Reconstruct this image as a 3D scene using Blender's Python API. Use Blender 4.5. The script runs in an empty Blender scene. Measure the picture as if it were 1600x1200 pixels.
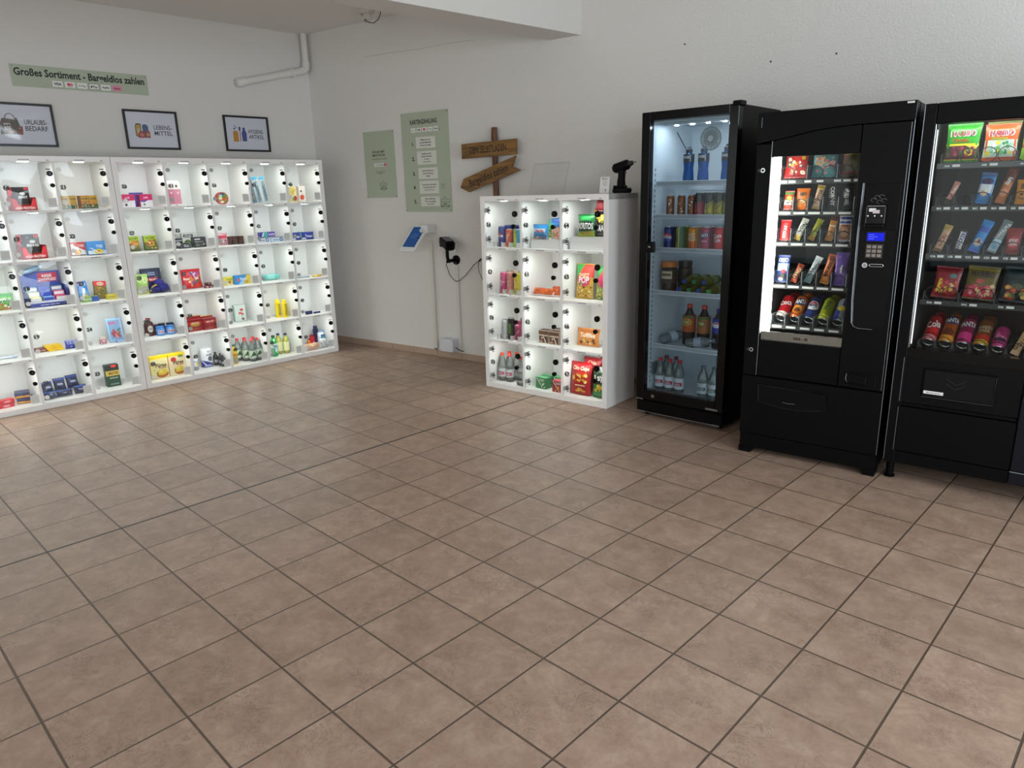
import bpy, math, random
from mathutils import Vector, Matrix, Euler
D = bpy.data
S = bpy.context.scene
COL = S.collection
PI = math.pi
R = math.radians

# ------------------------------------------------------------------ camera
cam = D.objects.new('camera', D.cameras.new('camera'))
COL.objects.link(cam)
cam.data.sensor_width = 36.0
cam.data.lens = 1108.38 / 1600 * 36.0
cam.data.clip_start = 0.05
cam.location = (6.6224, -4.0299, 1.4937)
_y, _p, _r = R(44.359), R(-15.1706), R(-1.4358)
_f = Vector((-math.sin(_y) * math.cos(_p), math.cos(_y) * math.cos(_p), math.sin(_p)))
_rt = Vector((math.cos(_y), math.sin(_y), 0))
_up = _rt.cross(_f)
_r2 = _rt * math.cos(_r) + _up * math.sin(_r)
_u2 = -_rt * math.sin(_r) + _up * math.cos(_r)
_m = Matrix((_r2, _u2, -_f)).transposed()
cam.rotation_euler = _m.to_euler()
S.camera = cam

# ------------------------------------------------------------------ world, daylight, exposure
S.view_settings.view_transform = 'Standard'
S.view_settings.look = 'None'
S.view_settings.exposure = 0.0
S.view_settings.gamma = 1.0
S.cycles.max_bounces = 10
S.cycles.diffuse_bounces = 5
S.cycles.glossy_bounces = 4
S.cycles.transparent_max_bounces = 16
S.cycles.caustics_reflective = False
S.cycles.caustics_refractive = False
S.cycles.sample_clamp_indirect = 4.0
W = D.worlds.new('sky'); S.world = W
W.use_nodes = True
_bg = W.node_tree.nodes['Background']
_bg.inputs[0].default_value = (0.80, 0.90, 1.0, 1)
_bg.inputs[1].default_value = 1.0

def area(name, loc, direction, sx, sy, power, col):
    l = D.lights.new(name, 'AREA'); l.shape = 'RECTANGLE'; l.size = sx; l.size_y = sy
    l.energy = power; l.color = col
    o = D.objects.new(name, l); COL.objects.link(o); o.location = loc
    o.rotation_euler = Vector(direction).to_track_quat('-Z', 'Y').to_euler()
    return o
area('daylight_side_window', (9.05, -1.35, 1.45), (-1, 0, 0), 2.2, 2.3, 130, (0.84, 0.93, 1.0))
area('daylight_side_window', (9.05, -4.75, 1.45), (-1, 0, 0), 2.2, 2.3, 100, (0.88, 0.94, 1.0))
area('daylight_shop_window', (2.6, -8.05, 1.5), (0, 1, 0), 3.6, 2.2, 24, (1.0, 0.95, 0.88))
area('daylight_shop_window', (6.6, -8.05, 1.5), (0, 1, 0), 3.0, 2.2, 38, (1.0, 0.96, 0.90))

# ------------------------------------------------------------------ materials
def lin(h):
    h = h.lstrip('#')
    c = [int(h[i:i + 2], 16) / 255 for i in (0, 2, 4)]
    return tuple((x / 12.92 if x <= 0.04045 else ((x + 0.055) / 1.055) ** 2.4) for x in c) + (1,)
_mc = {}
def M(h, rough=0.5, metal=0.0, spec=0.5, coat=0.0):
    k = (h, rough, metal, spec, coat)
    if k not in _mc:
        m = D.materials.new('surface_' + h.lstrip('#')); m.use_nodes = True
        b = m.node_tree.nodes['Principled BSDF']
        b.inputs['Base Color'].default_value = lin(h)
        b.inputs['Roughness'].default_value = rough
        b.inputs['Metallic'].default_value = metal
        b.inputs['Specular IOR Level'].default_value = spec
        b.inputs['Coat Weight'].default_value = coat
        _mc[k] = m
    return _mc[k]
def P(h): return M(h, 0.42)            # printed packaging
def emis(name, h, s):
    m = D.materials.new(name); m.use_nodes = True
    n = m.node_tree; n.nodes.clear()
    e = n.nodes.new('ShaderNodeEmission'); e.inputs[0].default_value = lin(h); e.inputs[1].default_value = s
    o = n.nodes.new('ShaderNodeOutputMaterial'); n.links.new(e.outputs[0], o.inputs[0])
    return m
def clear(name, h, refl=1.0, rough=0.02, warp=0.0, body=None, amount=0.0):
    """thin clear sheet or hollow clear plastic: transparent with a fresnel reflection"""
    m = D.materials.new(name); m.use_nodes = True
    n = m.node_tree; n.nodes.clear(); L = n.links.new
    t = n.nodes.new('ShaderNodeBsdfTransparent'); t.inputs[0].default_value = lin(h)
    g = n.nodes.new('ShaderNodeBsdfGlossy'); g.inputs['Roughness'].default_value = rough
    f = n.nodes.new('ShaderNodeFresnel'); f.inputs[0].default_value = 1.46
    mu = n.nodes.new('ShaderNodeMath'); mu.operation = 'MULTIPLY'; mu.inputs[1].default_value = refl
    mx = n.nodes.new('ShaderNodeMixShader'); o = n.nodes.new('ShaderNodeOutputMaterial')
    L(f.outputs[0], mu.inputs[0]); L(mu.outputs[0], mx.inputs[0])
    src = t.outputs[0]
    if body:
        d = n.nodes.new('ShaderNodeBsdfDiffuse'); d.inputs[0].default_value = lin(body)
        m2 = n.nodes.new('ShaderNodeMixShader'); m2.inputs[0].default_value = amount
        L(t.outputs[0], m2.inputs[1]); L(d.outputs[0], m2.inputs[2]); src = m2.outputs[0]
    L(src, mx.inputs[1]); L(g.outputs[0], mx.inputs[2]); L(mx.outputs[0], o.inputs[0])
    if warp:
        tc = n.nodes.new('ShaderNodeTexCoord'); no = n.nodes.new('ShaderNodeTexNoise')
        no.inputs['Scale'].default_value = 5.0; no.inputs['Detail'].default_value = 0.5
        bp = n.nodes.new('ShaderNodeBump'); bp.inputs['Distance'].default_value = warp
        L(tc.outputs['Object'], no.inputs['Vector']); L(no.outputs[0], bp.inputs['Height'])
        L(bp.outputs[0], g.inputs['Normal'])
    return m

WHITE = M('#f1f0ee', 0.32)
LINER = M('#f4f4f2', 0.65, 0, 0.2)
BLACK = M('#050506', 0.38, 0, 0.12)
GLOSSBLK = M('#040405', 0.16, 0, 0.25)
PANEL = M('#050608', 0.38, 0, 0.12)
CHROME = M('#c9ccd0', 0.22, 1.0)
STEEL = M('#8b9095', 0.35, 1.0)
ALU = M('#cfd2d4', 0.25, 1.0)
PANE = clear('acrylic_pane', '#fdfefe', 0.5, 0.015, 0.02)
GLASS = clear('machine_glass', '#f2f5f5', 0.35, 0.01)
FGLASS = clear('fridge_glass', '#e9eff2', 0.35, 0.01)
PET = clear('clear_bottle_plastic', '#e3ebe9', 1.6, 0.04, body='#dfe8e6', amount=0.14)
ACRY = clear('acrylic_sheet', '#fdfdfd', 0.12, 0.03)
LED = emis('led_glow', '#fbfff8', 280)
LEDF = emis('fridge_led_glow', '#e8f4ff', 320)
TUBE = emis('vending_tube_glow', '#fffdf0', 22)
TUBE2 = emis('vending_rail_glow', '#fbfdf8', 26)

def nodemat(name):
    m = D.materials.new(name); m.use_nodes = True
    return m, m.node_tree, m.node_tree.nodes['Principled BSDF']

def plaster(name, h, scale, dist, vary=0.03):
    m, n, b = nodemat(name); L = n.links.new
    tc = n.nodes.new('ShaderNodeTexCoord')
    no = n.nodes.new('ShaderNodeTexNoise'); no.inputs['Scale'].default_value = scale; no.inputs['Detail'].default_value = 3
    L(tc.outputs['Object'], no.inputs['Vector'])
    bp = n.nodes.new('ShaderNodeBump'); bp.inputs['Strength'].default_value = 0.5; bp.inputs['Distance'].default_value = dist
    L(no.outputs[0], bp.inputs['Height']); L(bp.outputs[0], b.inputs['Normal'])
    n2 = n.nodes.new('ShaderNodeTexNoise'); n2.inputs['Scale'].default_value = 0.8; n2.inputs['Detail'].default_value = 3
    L(tc.outputs['Object'], n2.inputs['Vector'])
    mx = n.nodes.new('ShaderNodeMix'); mx.data_type = 'RGBA'
    c = lin(h); mx.inputs[6].default_value = tuple(x * (1 - vary) for x in c[:3]) + (1,); mx.inputs[7].default_value = tuple(min(1, x * (1 + vary)) for x in c[:3]) + (1,)
    L(n2.outputs[0], mx.inputs[0]); L(mx.outputs[2], b.inputs['Base Color'])
    b.inputs['Roughness'].default_value = 0.85; b.inputs['Specular IOR Level'].default_value = 0.25
    return m

def floor_material():
    m, n, b = nodemat('stone_floor_tiles'); L = n.links.new
    tc = n.nodes.new('ShaderNodeTexCoord'); sp = n.nodes.new('ShaderNodeSeparateXYZ')
    L(tc.outputs['Object'], sp.inputs[0])
    def math_(op, a, bb=None, c=None):
        k = n.nodes.new('ShaderNodeMath'); k.operation = op
        for i, q in enumerate((a, bb, c)):
            if q is None: continue
            if isinstance(q, (int, float)): k.inputs[i].default_value = q
            else: L(q, k.inputs[i])
        return k.outputs[0]
    tx, ty, ox, oy = 0.3034, 0.3068, 3.1386, -3.4426
    ux = math_('DIVIDE', math_('SUBTRACT', sp.outputs[0], ox), tx)
    uy = math_('DIVIDE', math_('SUBTRACT', sp.outputs[1], oy), ty)
    rx, ry = math_('ROUND', ux), math_('ROUND', uy)
    dx = math_('MULTIPLY', math_('ABSOLUTE', math_('SUBTRACT', ux, rx)), tx)
    dy = math_('MULTIPLY', math_('ABSOLUTE', math_('SUBTRACT', uy, ry)), ty)
    dmin = math_('MINIMUM', dx, dy)
    mr = n.nodes.new('ShaderNodeMapRange'); mr.interpolation_type = 'SMOOTHSTEP'
    mr.inputs['From Min'].default_value = 0.0020; mr.inputs['From Max'].default_value = 0.0046
    L(dmin, mr.inputs['Value']); groove = mr.outputs[0]
    # the wide expansion joint along x = ox
    jx = math_('LESS_THAN', math_('ABSOLUTE', math_('SUBTRACT', sp.outputs[0], ox)), 0.0080)
    cx = n.nodes.new('ShaderNodeCombineXYZ'); L(math_('FLOOR', ux), cx.inputs[0]); L(math_('FLOOR', uy), cx.inputs[1])
    wn = n.nodes.new('ShaderNodeTexWhiteNoise'); wn.noise_dimensions = '3D'; L(cx.outputs[0], wn.inputs['Vector'])
    # marbling, shifted per tile
    va = n.nodes.new('ShaderNodeVectorMath'); va.operation = 'MULTIPLY_ADD'
    L(wn.outputs['Color'], va.inputs[0]); va.inputs[1].default_value = (30, 30, 30); L(tc.outputs['Object'], va.inputs[2])
    n1 = n.nodes.new('ShaderNodeTexNoise'); n1.inputs['Scale'].default_value = 9; n1.inputs['Detail'].default_value = 11; n1.inputs['Roughness'].default_value = 0.78; n1.inputs['Distortion'].default_value = 0.3
    L(va.outputs[0], n1.inputs['Vector'])
    cr = n.nodes.new('ShaderNodeValToRGB'); e = cr.color_ramp.elements
    e[0].position = 0.34; e[0].color = lin('#937a69'); e[1].position = 0.66; e[1].color = lin('#b39b89')
    q = e.new(0.5); q.color = lin('#a38a79')
    L(n1.outputs[0], cr.inputs[0])
    # thin dark veins
    n2 = n.nodes.new('ShaderNodeTexNoise'); n2.inputs['Scale'].default_value = 15; n2.inputs['Detail'].default_value = 9; n2.inputs['Roughness'].default_value = 0.7; n2.inputs['Distortion'].default_value = 1.6
    L(va.outputs[0], n2.inputs['Vector'])
    v = math_('ABSOLUTE', math_('SUBTRACT', n2.outputs[0], 0.5))
    n3 = n.nodes.new('ShaderNodeTexNoise'); n3.inputs['Scale'].default_value = 5; n3.inputs['Detail'].default_value = 2
    L(va.outputs[0], n3.inputs['Vector'])
    vm = n.nodes.new('ShaderNodeMapRange'); vm.inputs['From Min'].default_value = 0.0; vm.inputs['From Max'].default_value = 0.016; vm.inputs['To Min'].default_value = 1; vm.inputs['To Max'].default_value = 0
    L(v, vm.inputs['Value'])
    vk = n.nodes.new('ShaderNodeMapRange'); vk.inputs['From Min'].default_value = 0.46; vk.inputs['From Max'].default_value = 0.62; vk.inputs['To Max'].default_value = 0.75
    L(n3.outputs[0], vk.inputs['Value'])
    vein = math_('MULTIPLY', vm.outputs[0], vk.outputs[0])
    mv = n.nodes.new('ShaderNodeMix'); mv.data_type = 'RGBA'; L(vein, mv.inputs[0]); L(cr.outputs[0], mv.inputs[6]); mv.inputs[7].default_value = lin('#5d4c41')
    # tone of each tile
    hs = n.nodes.new('ShaderNodeHueSaturation'); L(mv.outputs[2], hs.inputs['Color'])
    hv = n.nodes.new('ShaderNodeMapRange'); hv.inputs['To Min'].default_value = 0.93; hv.inputs['To Max'].default_value = 1.06
    L(wn.outputs['Value'], hv.inputs['Value']); L(hv.outputs[0], hs.inputs['Value'])
    mg = n.nodes.new('ShaderNodeMix'); mg.data_type = 'RGBA'; L(groove, mg.inputs[0]); mg.inputs[6].default_value = lin('#5a4b3f'); L(hs.outputs[0], mg.inputs[7])
    mj = n.nodes.new('ShaderNodeMix'); mj.data_type = 'RGBA'; L(jx, mj.inputs[0]); L(mg.outputs[2], mj.inputs[6]); mj.inputs[7].default_value = lin('#2c221a')
    L(mj.outputs[2], b.inputs['Base Color'])
    rr = n.nodes.new('ShaderNodeMapRange'); rr.inputs['To Min'].default_value = 0.34; rr.inputs['To Max'].default_value = 0.54
    L(n1.outputs[0], rr.inputs['Value']); L(rr.outputs[0], b.inputs['Roughness'])
    hh = math_('ADD', math_('MULTIPLY', groove, 1.0), math_('MULTIPLY', n1.outputs[0], 0.22))
    bp = n.nodes.new('ShaderNodeBump'); bp.inputs['Strength'].default_value = 0.7; bp.inputs['Distance'].default_value = 0.0045
    L(hh, bp.inputs['Height']); L(bp.outputs[0], b.inputs['Normal'])
    b.inputs['Specular IOR Level'].default_value = 0.45
    return m

def wood(name, c1, c2, scale=(3, 30, 30), rough=0.5):
    m, n, b = nodemat(name); L = n.links.new
    tc = n.nodes.new('ShaderNodeTexCoord'); mp = n.nodes.new('ShaderNodeMapping'); mp.inputs['Scale'].default_value = scale
    L(tc.outputs['Object'], mp.inputs[0])
    no = n.nodes.new('ShaderNodeTexNoise'); no.inputs['Scale'].default_value = 1.5; no.inputs['Detail'].default_value = 6; no.inputs['Distortion'].default_value = 1.0
    L(mp.outputs[0], no.inputs['Vector'])
    cr = n.nodes.new('ShaderNodeValToRGB'); e = cr.color_ramp.elements
    e[0].position = 0.35; e[0].color = lin(c1); e[1].position = 0.65; e[1].color = lin(c2)
    L(no.outputs[0], cr.inputs[0]); L(cr.outputs[0], b.inputs['Base Color']); b.inputs['Roughness'].default_value = rough
    return m

# ------------------------------------------------------------------ lettering
_tc = {}
def glyphs(s, bold=0.0):
    k = (s, bold)
    if k not in _tc:
        c = D.curves.new('t', 'FONT'); c.body = s; c.align_x = 'CENTER'; c.resolution_u = 2; c.offset = bold
        c.fill_mode = 'FRONT'
        o = D.objects.new('t', c)
        COL.objects.link(o)
        ev = o.evaluated_get(bpy.context.evaluated_depsgraph_get())
        me = ev.to_mesh()
        _tc[k] = ([(q.co.x / 0.69, q.co.y / 0.69) for q in me.vertices], [tuple(f.vertices) for f in me.polygons])
        ev.to_mesh_clear(); D.objects.remove(o); D.curves.remove(c)
    return _tc[k]

# ------------------------------------------------------------------ mesh builder
class MB:
    def __init__(self): self.v = []; self.f = []; self.mi = []; self.sm = []; self.mats = []; self.T = Matrix.Identity(4)
    def mat(self, m):
        if m not in self.mats: self.mats.append(m)
        return self.mats.index(m)
    def add(self, vs, fs, m, smooth=False):
        o = len(self.v); i = self.mat(m)
        self.v += [tuple(self.T @ Vector(q)) for q in vs]
        for f in fs: self.f.append(tuple(o + j for j in f)); self.mi.append(i); self.sm.append(smooth)
    def box(self, x0, x1, y0, y1, z0, z1, m, c=0.0):
        if c <= 0:
            vs = [(x0, y0, z0), (x1, y0, z0), (x1, y1, z0), (x0, y1, z0), (x0, y0, z1), (x1, y0, z1), (x1, y1, z1), (x0, y1, z1)]
            self.add(vs, [(0, 3, 2, 1), (4, 5, 6, 7), (0, 1, 5, 4), (1, 2, 6, 5), (2, 3, 7, 6), (3, 0, 4, 7)], m); return
        c = min(c, (x1 - x0) * .45, (y1 - y0) * .45, (z1 - z0) * .45)
        X, Y, Z = (x0, x1), (y0, y1), (z0, z1); s = (1, -1); vs = []; ix = {}
        for i in (0, 1):
            for j in (0, 1):
                for k in (0, 1):
                    for a in range(3):
                        q = [X[i] + s[i] * c, Y[j] + s[j] * c, Z[k] + s[k] * c]
                        q[a] = (X[i], Y[j], Z[k])[a]
                        ix[(i, j, k, a)] = len(vs); vs.append(tuple(q))
        fs = []
        for i in (0, 1): fs.append([ix[(i, j, k, 0)] for j, k in ((0, 0), (1, 0), (1, 1), (0, 1))][::1 if i else -1])
        for j in (0, 1): fs.append([ix[(i, j, k, 1)] for i, k in ((0, 0), (0, 1), (1, 1), (1, 0))][::1 if j else -1])
        for k in (0, 1): fs.append([ix[(i, j, k, 2)] for i, j in ((0, 0), (1, 0), (1, 1), (0, 1))][::1 if k else -1])
        for j in (0, 1):
            for k in (0, 1): fs.append([ix[(0, j, k, 1)], ix[(1, j, k, 1)], ix[(1, j, k, 2)], ix[(0, j, k, 2)]][::1 if j == k else -1])
        for i in (0, 1):
            for k in (0, 1): fs.append([ix[(i, 0, k, 0)], ix[(i, 0, k, 2)], ix[(i, 1, k, 2)], ix[(i, 1, k, 0)]][::1 if i == k else -1])
        for i in (0, 1):
            for j in (0, 1): fs.append([ix[(i, j, 0, 0)], ix[(i, j, 1, 0)], ix[(i, j, 1, 1)], ix[(i, j, 0, 1)]][::1 if i == j else -1])
        for i in (0, 1):
            for j in (0, 1):
                for k in (0, 1): fs.append([ix[(i, j, k, a)] for a in range(3)][::1 if (i + j + k) % 2 else -1])
        self.add(vs, fs, m)
    def prism(self, pts, y0, y1, m):                       # outline in x-z, extruded along y
        n = len(pts)
        vs = [(x, y0, z) for x, z in pts] + [(x, y1, z) for x, z in pts]
        fs = [tuple(range(n)), tuple(range(2 * n - 1, n - 1, -1))] + [(i, n + i, n + (i + 1) % n, (i + 1) % n) for i in range(n)]
        self.add(vs, fs, m)
    def plan(self, pts, z0, z1, m):                        # outline in x-y, extruded along z
        n = len(pts)
        vs = [(x, y, z0) for x, y in pts] + [(x, y, z1) for x, y in pts]
        fs = [tuple(range(n - 1, -1, -1)), tuple(range(n, 2 * n))] + [(i, (i + 1) % n, n + (i + 1) % n, n + i) for i in range(n)]
        self.add(vs, fs, m)
    def lathe(self, prof, m, n=18, cx=0, cy=0, mats=None, sm=True):
        vs = []
        for r, z in prof: vs += [(cx + r * math.cos(2 * PI * i / n), cy + r * math.sin(2 * PI * i / n), z) for i in range(n)]
        for j in range(len(prof) - 1):
            fs = [(j * n + i, j * n + (i + 1) % n, (j + 1) * n + (i + 1) % n, (j + 1) * n + i) for i in range(n)]
            o = (mats[j] if mats else m)
            # keep vertices shared per band only when the material changes: simple per-band add
            lo = [vs[j * n + i] for i in range(n)] + [vs[(j + 1) * n + i] for i in range(n)]
            self.add(lo, [(i, (i + 1) % n, n + (i + 1) % n, n + i) for i in range(n)], o, sm)
        for j, fl in ((0, -1), (len(prof) - 1, 1)):
            if prof[j][0] > 1e-5: self.add([vs[j * n + i] for i in range(n)], [tuple(range(n))[::fl]], mats[min(j, len(mats) - 1)] if mats else m)
    def cyl_y(self, cx, cz, r, y0, y1, m, n=20, r1=None):  # axis along y
        r1 = r if r1 is None else r1
        vs = [(cx + r * math.cos(2 * PI * i / n), y0, cz + r * math.sin(2 * PI * i / n)) for i in range(n)]
        vs += [(cx + r1 * math.cos(2 * PI * i / n), y1, cz + r1 * math.sin(2 * PI * i / n)) for i in range(n)]
        self.add(vs, [tuple(range(n)), tuple(range(2 * n - 1, n - 1, -1))], m)
        self.add(vs, [(i, n + i, n + (i + 1) % n, (i + 1) % n) for i in range(n)], m, True)
    def tube(self, pts, r, m, n=8, caps=True, closed=False):
        pts = [Vector(q) for q in pts]; vs = []; N = len(pts); up = None
        for i, q in enumerate(pts):
            d = (pts[min(i + 1, N - 1)] - pts[max(i - 1, 0)]).normalized()
            if up is None: up = Vector((0, 0, 1)) if abs(d.z) < 0.9 else Vector((1, 0, 0))
            a = d.cross(up)
            if a.length < 1e-4: a = d.cross(Vector((0.3, 1, 0.2)))
            a.normalize(); b = a.cross(d).normalized(); up = b
            rr = r[i] if isinstance(r, (list, tuple)) else r
            vs += [tuple(q + a * rr * math.cos(2 * PI * k / n) + b * rr * math.sin(2 * PI * k / n)) for k in range(n)]
        fs = [(i * n + k, i * n + (k + 1) % n, (i + 1) * n + (k + 1) % n, (i + 1) * n + k) for i in range(N - 1) for k in range(n)]
        self.add(vs, fs, m, True)
        if caps: self.add(vs[:n], [tuple(range(n))], m); self.add(vs[-n:], [tuple(range(n))], m)
    def text(self, s, x, z, h, m, y=0.0, w=None, rot=0.0, bold=0.02, surf=None, sx=1.0):
        g, fs = glyphs(s, bold)
        if not g: return
        wid = max(q[0] for q in g) - min(q[0] for q in g)
        k = h * sx
        if w and wid * k > w: k = w / wid
        c, sn = math.cos(rot), math.sin(rot)
        vs = []
        for gx, gz in g:
            px, pz = gx * k, (gz - 0.5) * h
            X, Z = x + px * c - pz * sn, z + px * sn + pz * c
            vs.append(surf(X, Z, -y) if surf else (X, y, Z))
        self.add(vs, fs, m)
    def fan(self, c, pts, w, h, surf, o, m, n):
        """a filled outline laid onto a surface; cut finely where the surface is round"""
        if not getattr(surf, 'round', False): n = 1
        vs, fs = [], []
        for i in range(len(pts)):
            a, b = pts[i], pts[(i + 1) % len(pts)]; base = len(vs)
            for j in range(n + 1):
                for k in range(j + 1):
                    p, q = (j - k) / n, k / n; s = 1 - p - q
                    vs.append(surf((c[0] * s + a[0] * p + b[0] * q - 0.5) * w, (c[1] * s + a[1] * p + b[1] * q) * h, o))
            ix = lambda j, k: base + j * (j + 1) // 2 + k
            for j in range(n):
                for k in range(j + 1):
                    fs.append((ix(j, k), ix(j + 1, k), ix(j + 1, k + 1)))
                    if k < j: fs.append((ix(j, k), ix(j + 1, k + 1), ix(j, k + 1)))
        self.add(vs, fs, m)
    def art(self, items, w, h, surf, off=0.0005):
        """printed pattern on a surface; u,v run 0..1 over width and height"""
        for n, it in enumerate(items):
            o = off + n * 0.00018; k = it[0]
            X = lambda u: (u - 0.5) * w
            if k == 'r':
                _, u0, v0, u1, v1, c = it; a, b = 8, 6
                vs = [surf(X(u0 + (u1 - u0) * i / a), (v0 + (v1 - v0) * j / b) * h, o) for j in range(b + 1) for i in range(a + 1)]
                self.add(vs, [(j * (a + 1) + i, j * (a + 1) + i + 1, (j + 1) * (a + 1) + i + 1, (j + 1) * (a + 1) + i) for j in range(b) for i in range(a)], P(c))
            elif k == 'e':
                _, u, v, ru, rv, c = it; nn = 16
                self.fan((u, v), [(u + ru * math.cos(2 * PI * i / nn), v + rv * math.sin(2 * PI * i / nn)) for i in range(nn)], w, h, surf, o, P(c), 3)
            elif k == 'p':
                _, pts, c = it
                self.fan((sum(q[0] for q in pts) / len(pts), sum(q[1] for q in pts) / len(pts)), pts, w, h, surf, o, P(c), 6)
            elif k == 't':
                _, s, u, v, hh, c = it[:6]
                mw = it[6] * w if len(it) > 6 and it[6] else None
                rot = it[7] if len(it) > 7 else 0
                self.text(s, X(u), v * h, hh * (w if abs(rot) > 45 else h), P(c), -o - (0.0016 if getattr(surf, 'round', False) else 0.0002), mw, R(rot), 0.025, surf)
            elif k == 'n':
                _, u0, v0, u1, v1, cs, cnt, sz, seed = it; rd = random.Random(seed)
                for q in range(cnt):
                    u = rd.uniform(u0 + sz * .6, u1 - sz * .6); v = rd.uniform(v0 + sz * .6, v1 - sz * .6); rr = sz * rd.uniform(.55, 1.1); a0 = rd.uniform(0, 6)
                    vs = [surf(X(u + rr * math.cos(a0 + 2 * PI * i / 7) * rd.uniform(.75, 1)), (v + rr * w / h * math.sin(a0 + 2 * PI * i / 7) * rd.uniform(.75, 1)) * h, o + q * 0.00003) for i in range(7)]
                    self.add(vs, [tuple(range(7))], P(cs[q % len(cs)]))
    def mesh(self, name):
        me = D.meshes.new(name); me.from_pydata(self.v, [], self.f)
        for m in self.mats: me.materials.append(m)
        me.polygons.foreach_set('material_index', self.mi); me.polygons.foreach_set('use_smooth', self.sm)
        me.update(); return me

def put(name, mb, parent=None, loc=None, rot=None, label=None):
    o = D.objects.new(name, mb.mesh(name) if isinstance(mb, MB) else mb); COL.objects.link(o)
    if parent: o.parent = parent
    if loc is not None: o.location = loc
    if rot is not None: o.rotation_euler = rot
    if label: o['label'] = label
    return o
def tag(o, label, cat, group=None, kind=None):
    o['label'] = label; o['category'] = cat
    if group: o['group'] = group
    if kind: o['kind'] = kind
    return o
def thing(name, label, cat, loc=(0, 0, 0), rz=0.0, group=None):
    o = D.objects.new(name, None); COL.objects.link(o); o.empty_display_size = 0.05
    o.location = loc; o.rotation_euler = (0, 0, rz); return tag(o, label, cat, group)
def dup(root, loc, rot, label, group=None):
    r = root.copy(); COL.objects.link(r); r.location = loc; r.rotation_euler = rot; r['label'] = label
    if group: r['group'] = group
    for ch in list(root.children):
        c = ch.copy(); COL.objects.link(c); c.parent = r
        for g in list(ch.children):
            d = g.copy(); COL.objects.link(d); d.parent = c
    return r

class Frame:
    def __init__(self, x, y, ang): self.x = x; self.y = y; self.ang = ang; self.c = math.cos(ang); self.s = math.sin(ang)
    def at(self, a, d, z): return Vector((self.x + a * self.c - d * self.s, self.y + a * self.s + d * self.c, z))
AB = 0.1385
WB = Frame(0, 0, AB)                          # back wall: a along it, -d out of it
WL = Frame(0, 0, PI / 2)                      # left wall: a = y, -d = out of it
U1 = Frame(0.5372, -0.271 - 3.643, PI / 2)
U2 = Frame(0.5372, -0.271 - 1.82, PI / 2)
U3 = Frame(2.648, -0.2594, 0.0909)
FR = Frame(3.985, -0.131, R(2.81))
V2 = Frame(4.8353, -0.3233, R(6.56))
V3 = Frame(5.586, -0.2305, R(5.0))

# ------------------------------------------------------------------ room
CEIL = 3.0; XR = 9.0; YF = -8.0
WALLM = plaster('white_rough_plaster', '#dddcd8', 75, 0.009)
WALLS = plaster('white_smooth_plaster', '#d9d7d3', 60, 0.0012)
CEILM = plaster('white_ceiling_paint', '#e4e1dd', 60, 0.0012)
yb = XR * math.tan(AB)
def structure(o, label, cat): return tag(o, label, cat, kind='structure')
b = MB(); b.plan([(-0.3, YF - .3), (XR + .3, YF - .3), (XR + .3, yb + .4), (-0.3, yb + .4)], -0.1, 0.0, floor_material())
structure(put('floor', b), 'beige brown marbled square floor tiles with dark joints', 'floor')
b = MB(); b.plan([(-0.3, YF - .3), (XR + .3, YF - .3), (XR + .3, yb + .4), (-0.3, yb + .4)], CEIL, CEIL + 0.1, CEILM)
structure(put('ceiling', b), 'off-white painted ceiling of the shop', 'ceiling')
b = MB(); b.plan([(-0.02, 0), (XR / math.cos(AB) + .05, 0), (XR / math.cos(AB) + .05, 0.2), (-0.02, 0.2)], 0, CEIL, WALLM)
for a, z in ((3.898, 2.422), (4.479, 2.247), (4.867, 2.247)): b.cyl_y(a, z, 0.006, -0.001, 0.002, M('#2a2a2a'), 8)
rd = random.Random(4); pts = [(0.80 + i * 0.16, 2.716 - 0.004 * i + rd.uniform(-.006, .006)) for i in range(9)]
b.tube([(a, 0.0, z) for a, z in pts], 0.0012, M('#a29d94'), 4)
structure(put('wall_back', b, loc=(0, 0, 0), rot=(0, 0, AB)), 'long white rough plastered wall behind the vending machines', 'wall')
b = MB(); b.box(-0.2, 0, YF - .2, 0.15, 0, CEIL, WALLS)
structure(put('wall_left', b), 'white plastered wall behind the lit lockers', 'wall')

def wall_openings(name, label, length, ops, loc, rz):
    """wall along local x with window openings (x0,x1,z0,z1), 0.2 thick"""
    b = MB(); x = 0
    for x0, x1, z0, z1 in ops:
        b.box(x, x0, 0, 0.2, 0, CEIL, WALLS); b.box(x0, x1, 0, 0.2, 0, z0, WALLS) if z0 > 0 else None; b.box(x0, x1, 0, 0.2, z1, CEIL, WALLS); x = x1
    b.box(x, length, 0, 0.2, 0, CEIL, WALLS)
    return structure(put(name, b, loc=loc, rot=(0, 0, rz)), label, 'wall')
FRM = M('#3c4146', 0.4)
wn = [0]
def window(loc, rz, x0, x1, z0, z1, label):
    wn[0] += 1
    b = MB(); t = 0.06
    b.box(x0, x0 + t, 0.06, 0.13, z0, z1, FRM); b.box(x1 - t, x1, 0.06, 0.13, z0, z1, FRM)
    b.box(x0, x1, 0.06, 0.13, z0, z0 + t, FRM); b.box(x0, x1, 0.06, 0.13, z1 - t, z1, FRM); xm = (x0 + x1) / 2
    b.box(xm - t / 2, xm + t / 2, 0.07, 0.12, z0, z1, FRM)
    o = structure(put('window_%d' % wn[0], b, loc=loc, rot=(0, 0, rz)), label, 'window')
    g = MB(); g.box(x0, x1, 0.09, 0.096, z0, z1, GLASS); put('window_pane', g, o)
ops = [(1.0, 3.4, 0.25, 2.65), (4.4, 6.8, 0.25, 2.65)]
loc, rz = (XR, yb, 0), -PI / 2
wall_openings('wall_right', 'white wall with two tall windows on the right', yb - YF + .2, [(q[0] + .8, q[1] + .8, q[2], q[3]) for q in ops], loc, rz)
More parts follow.
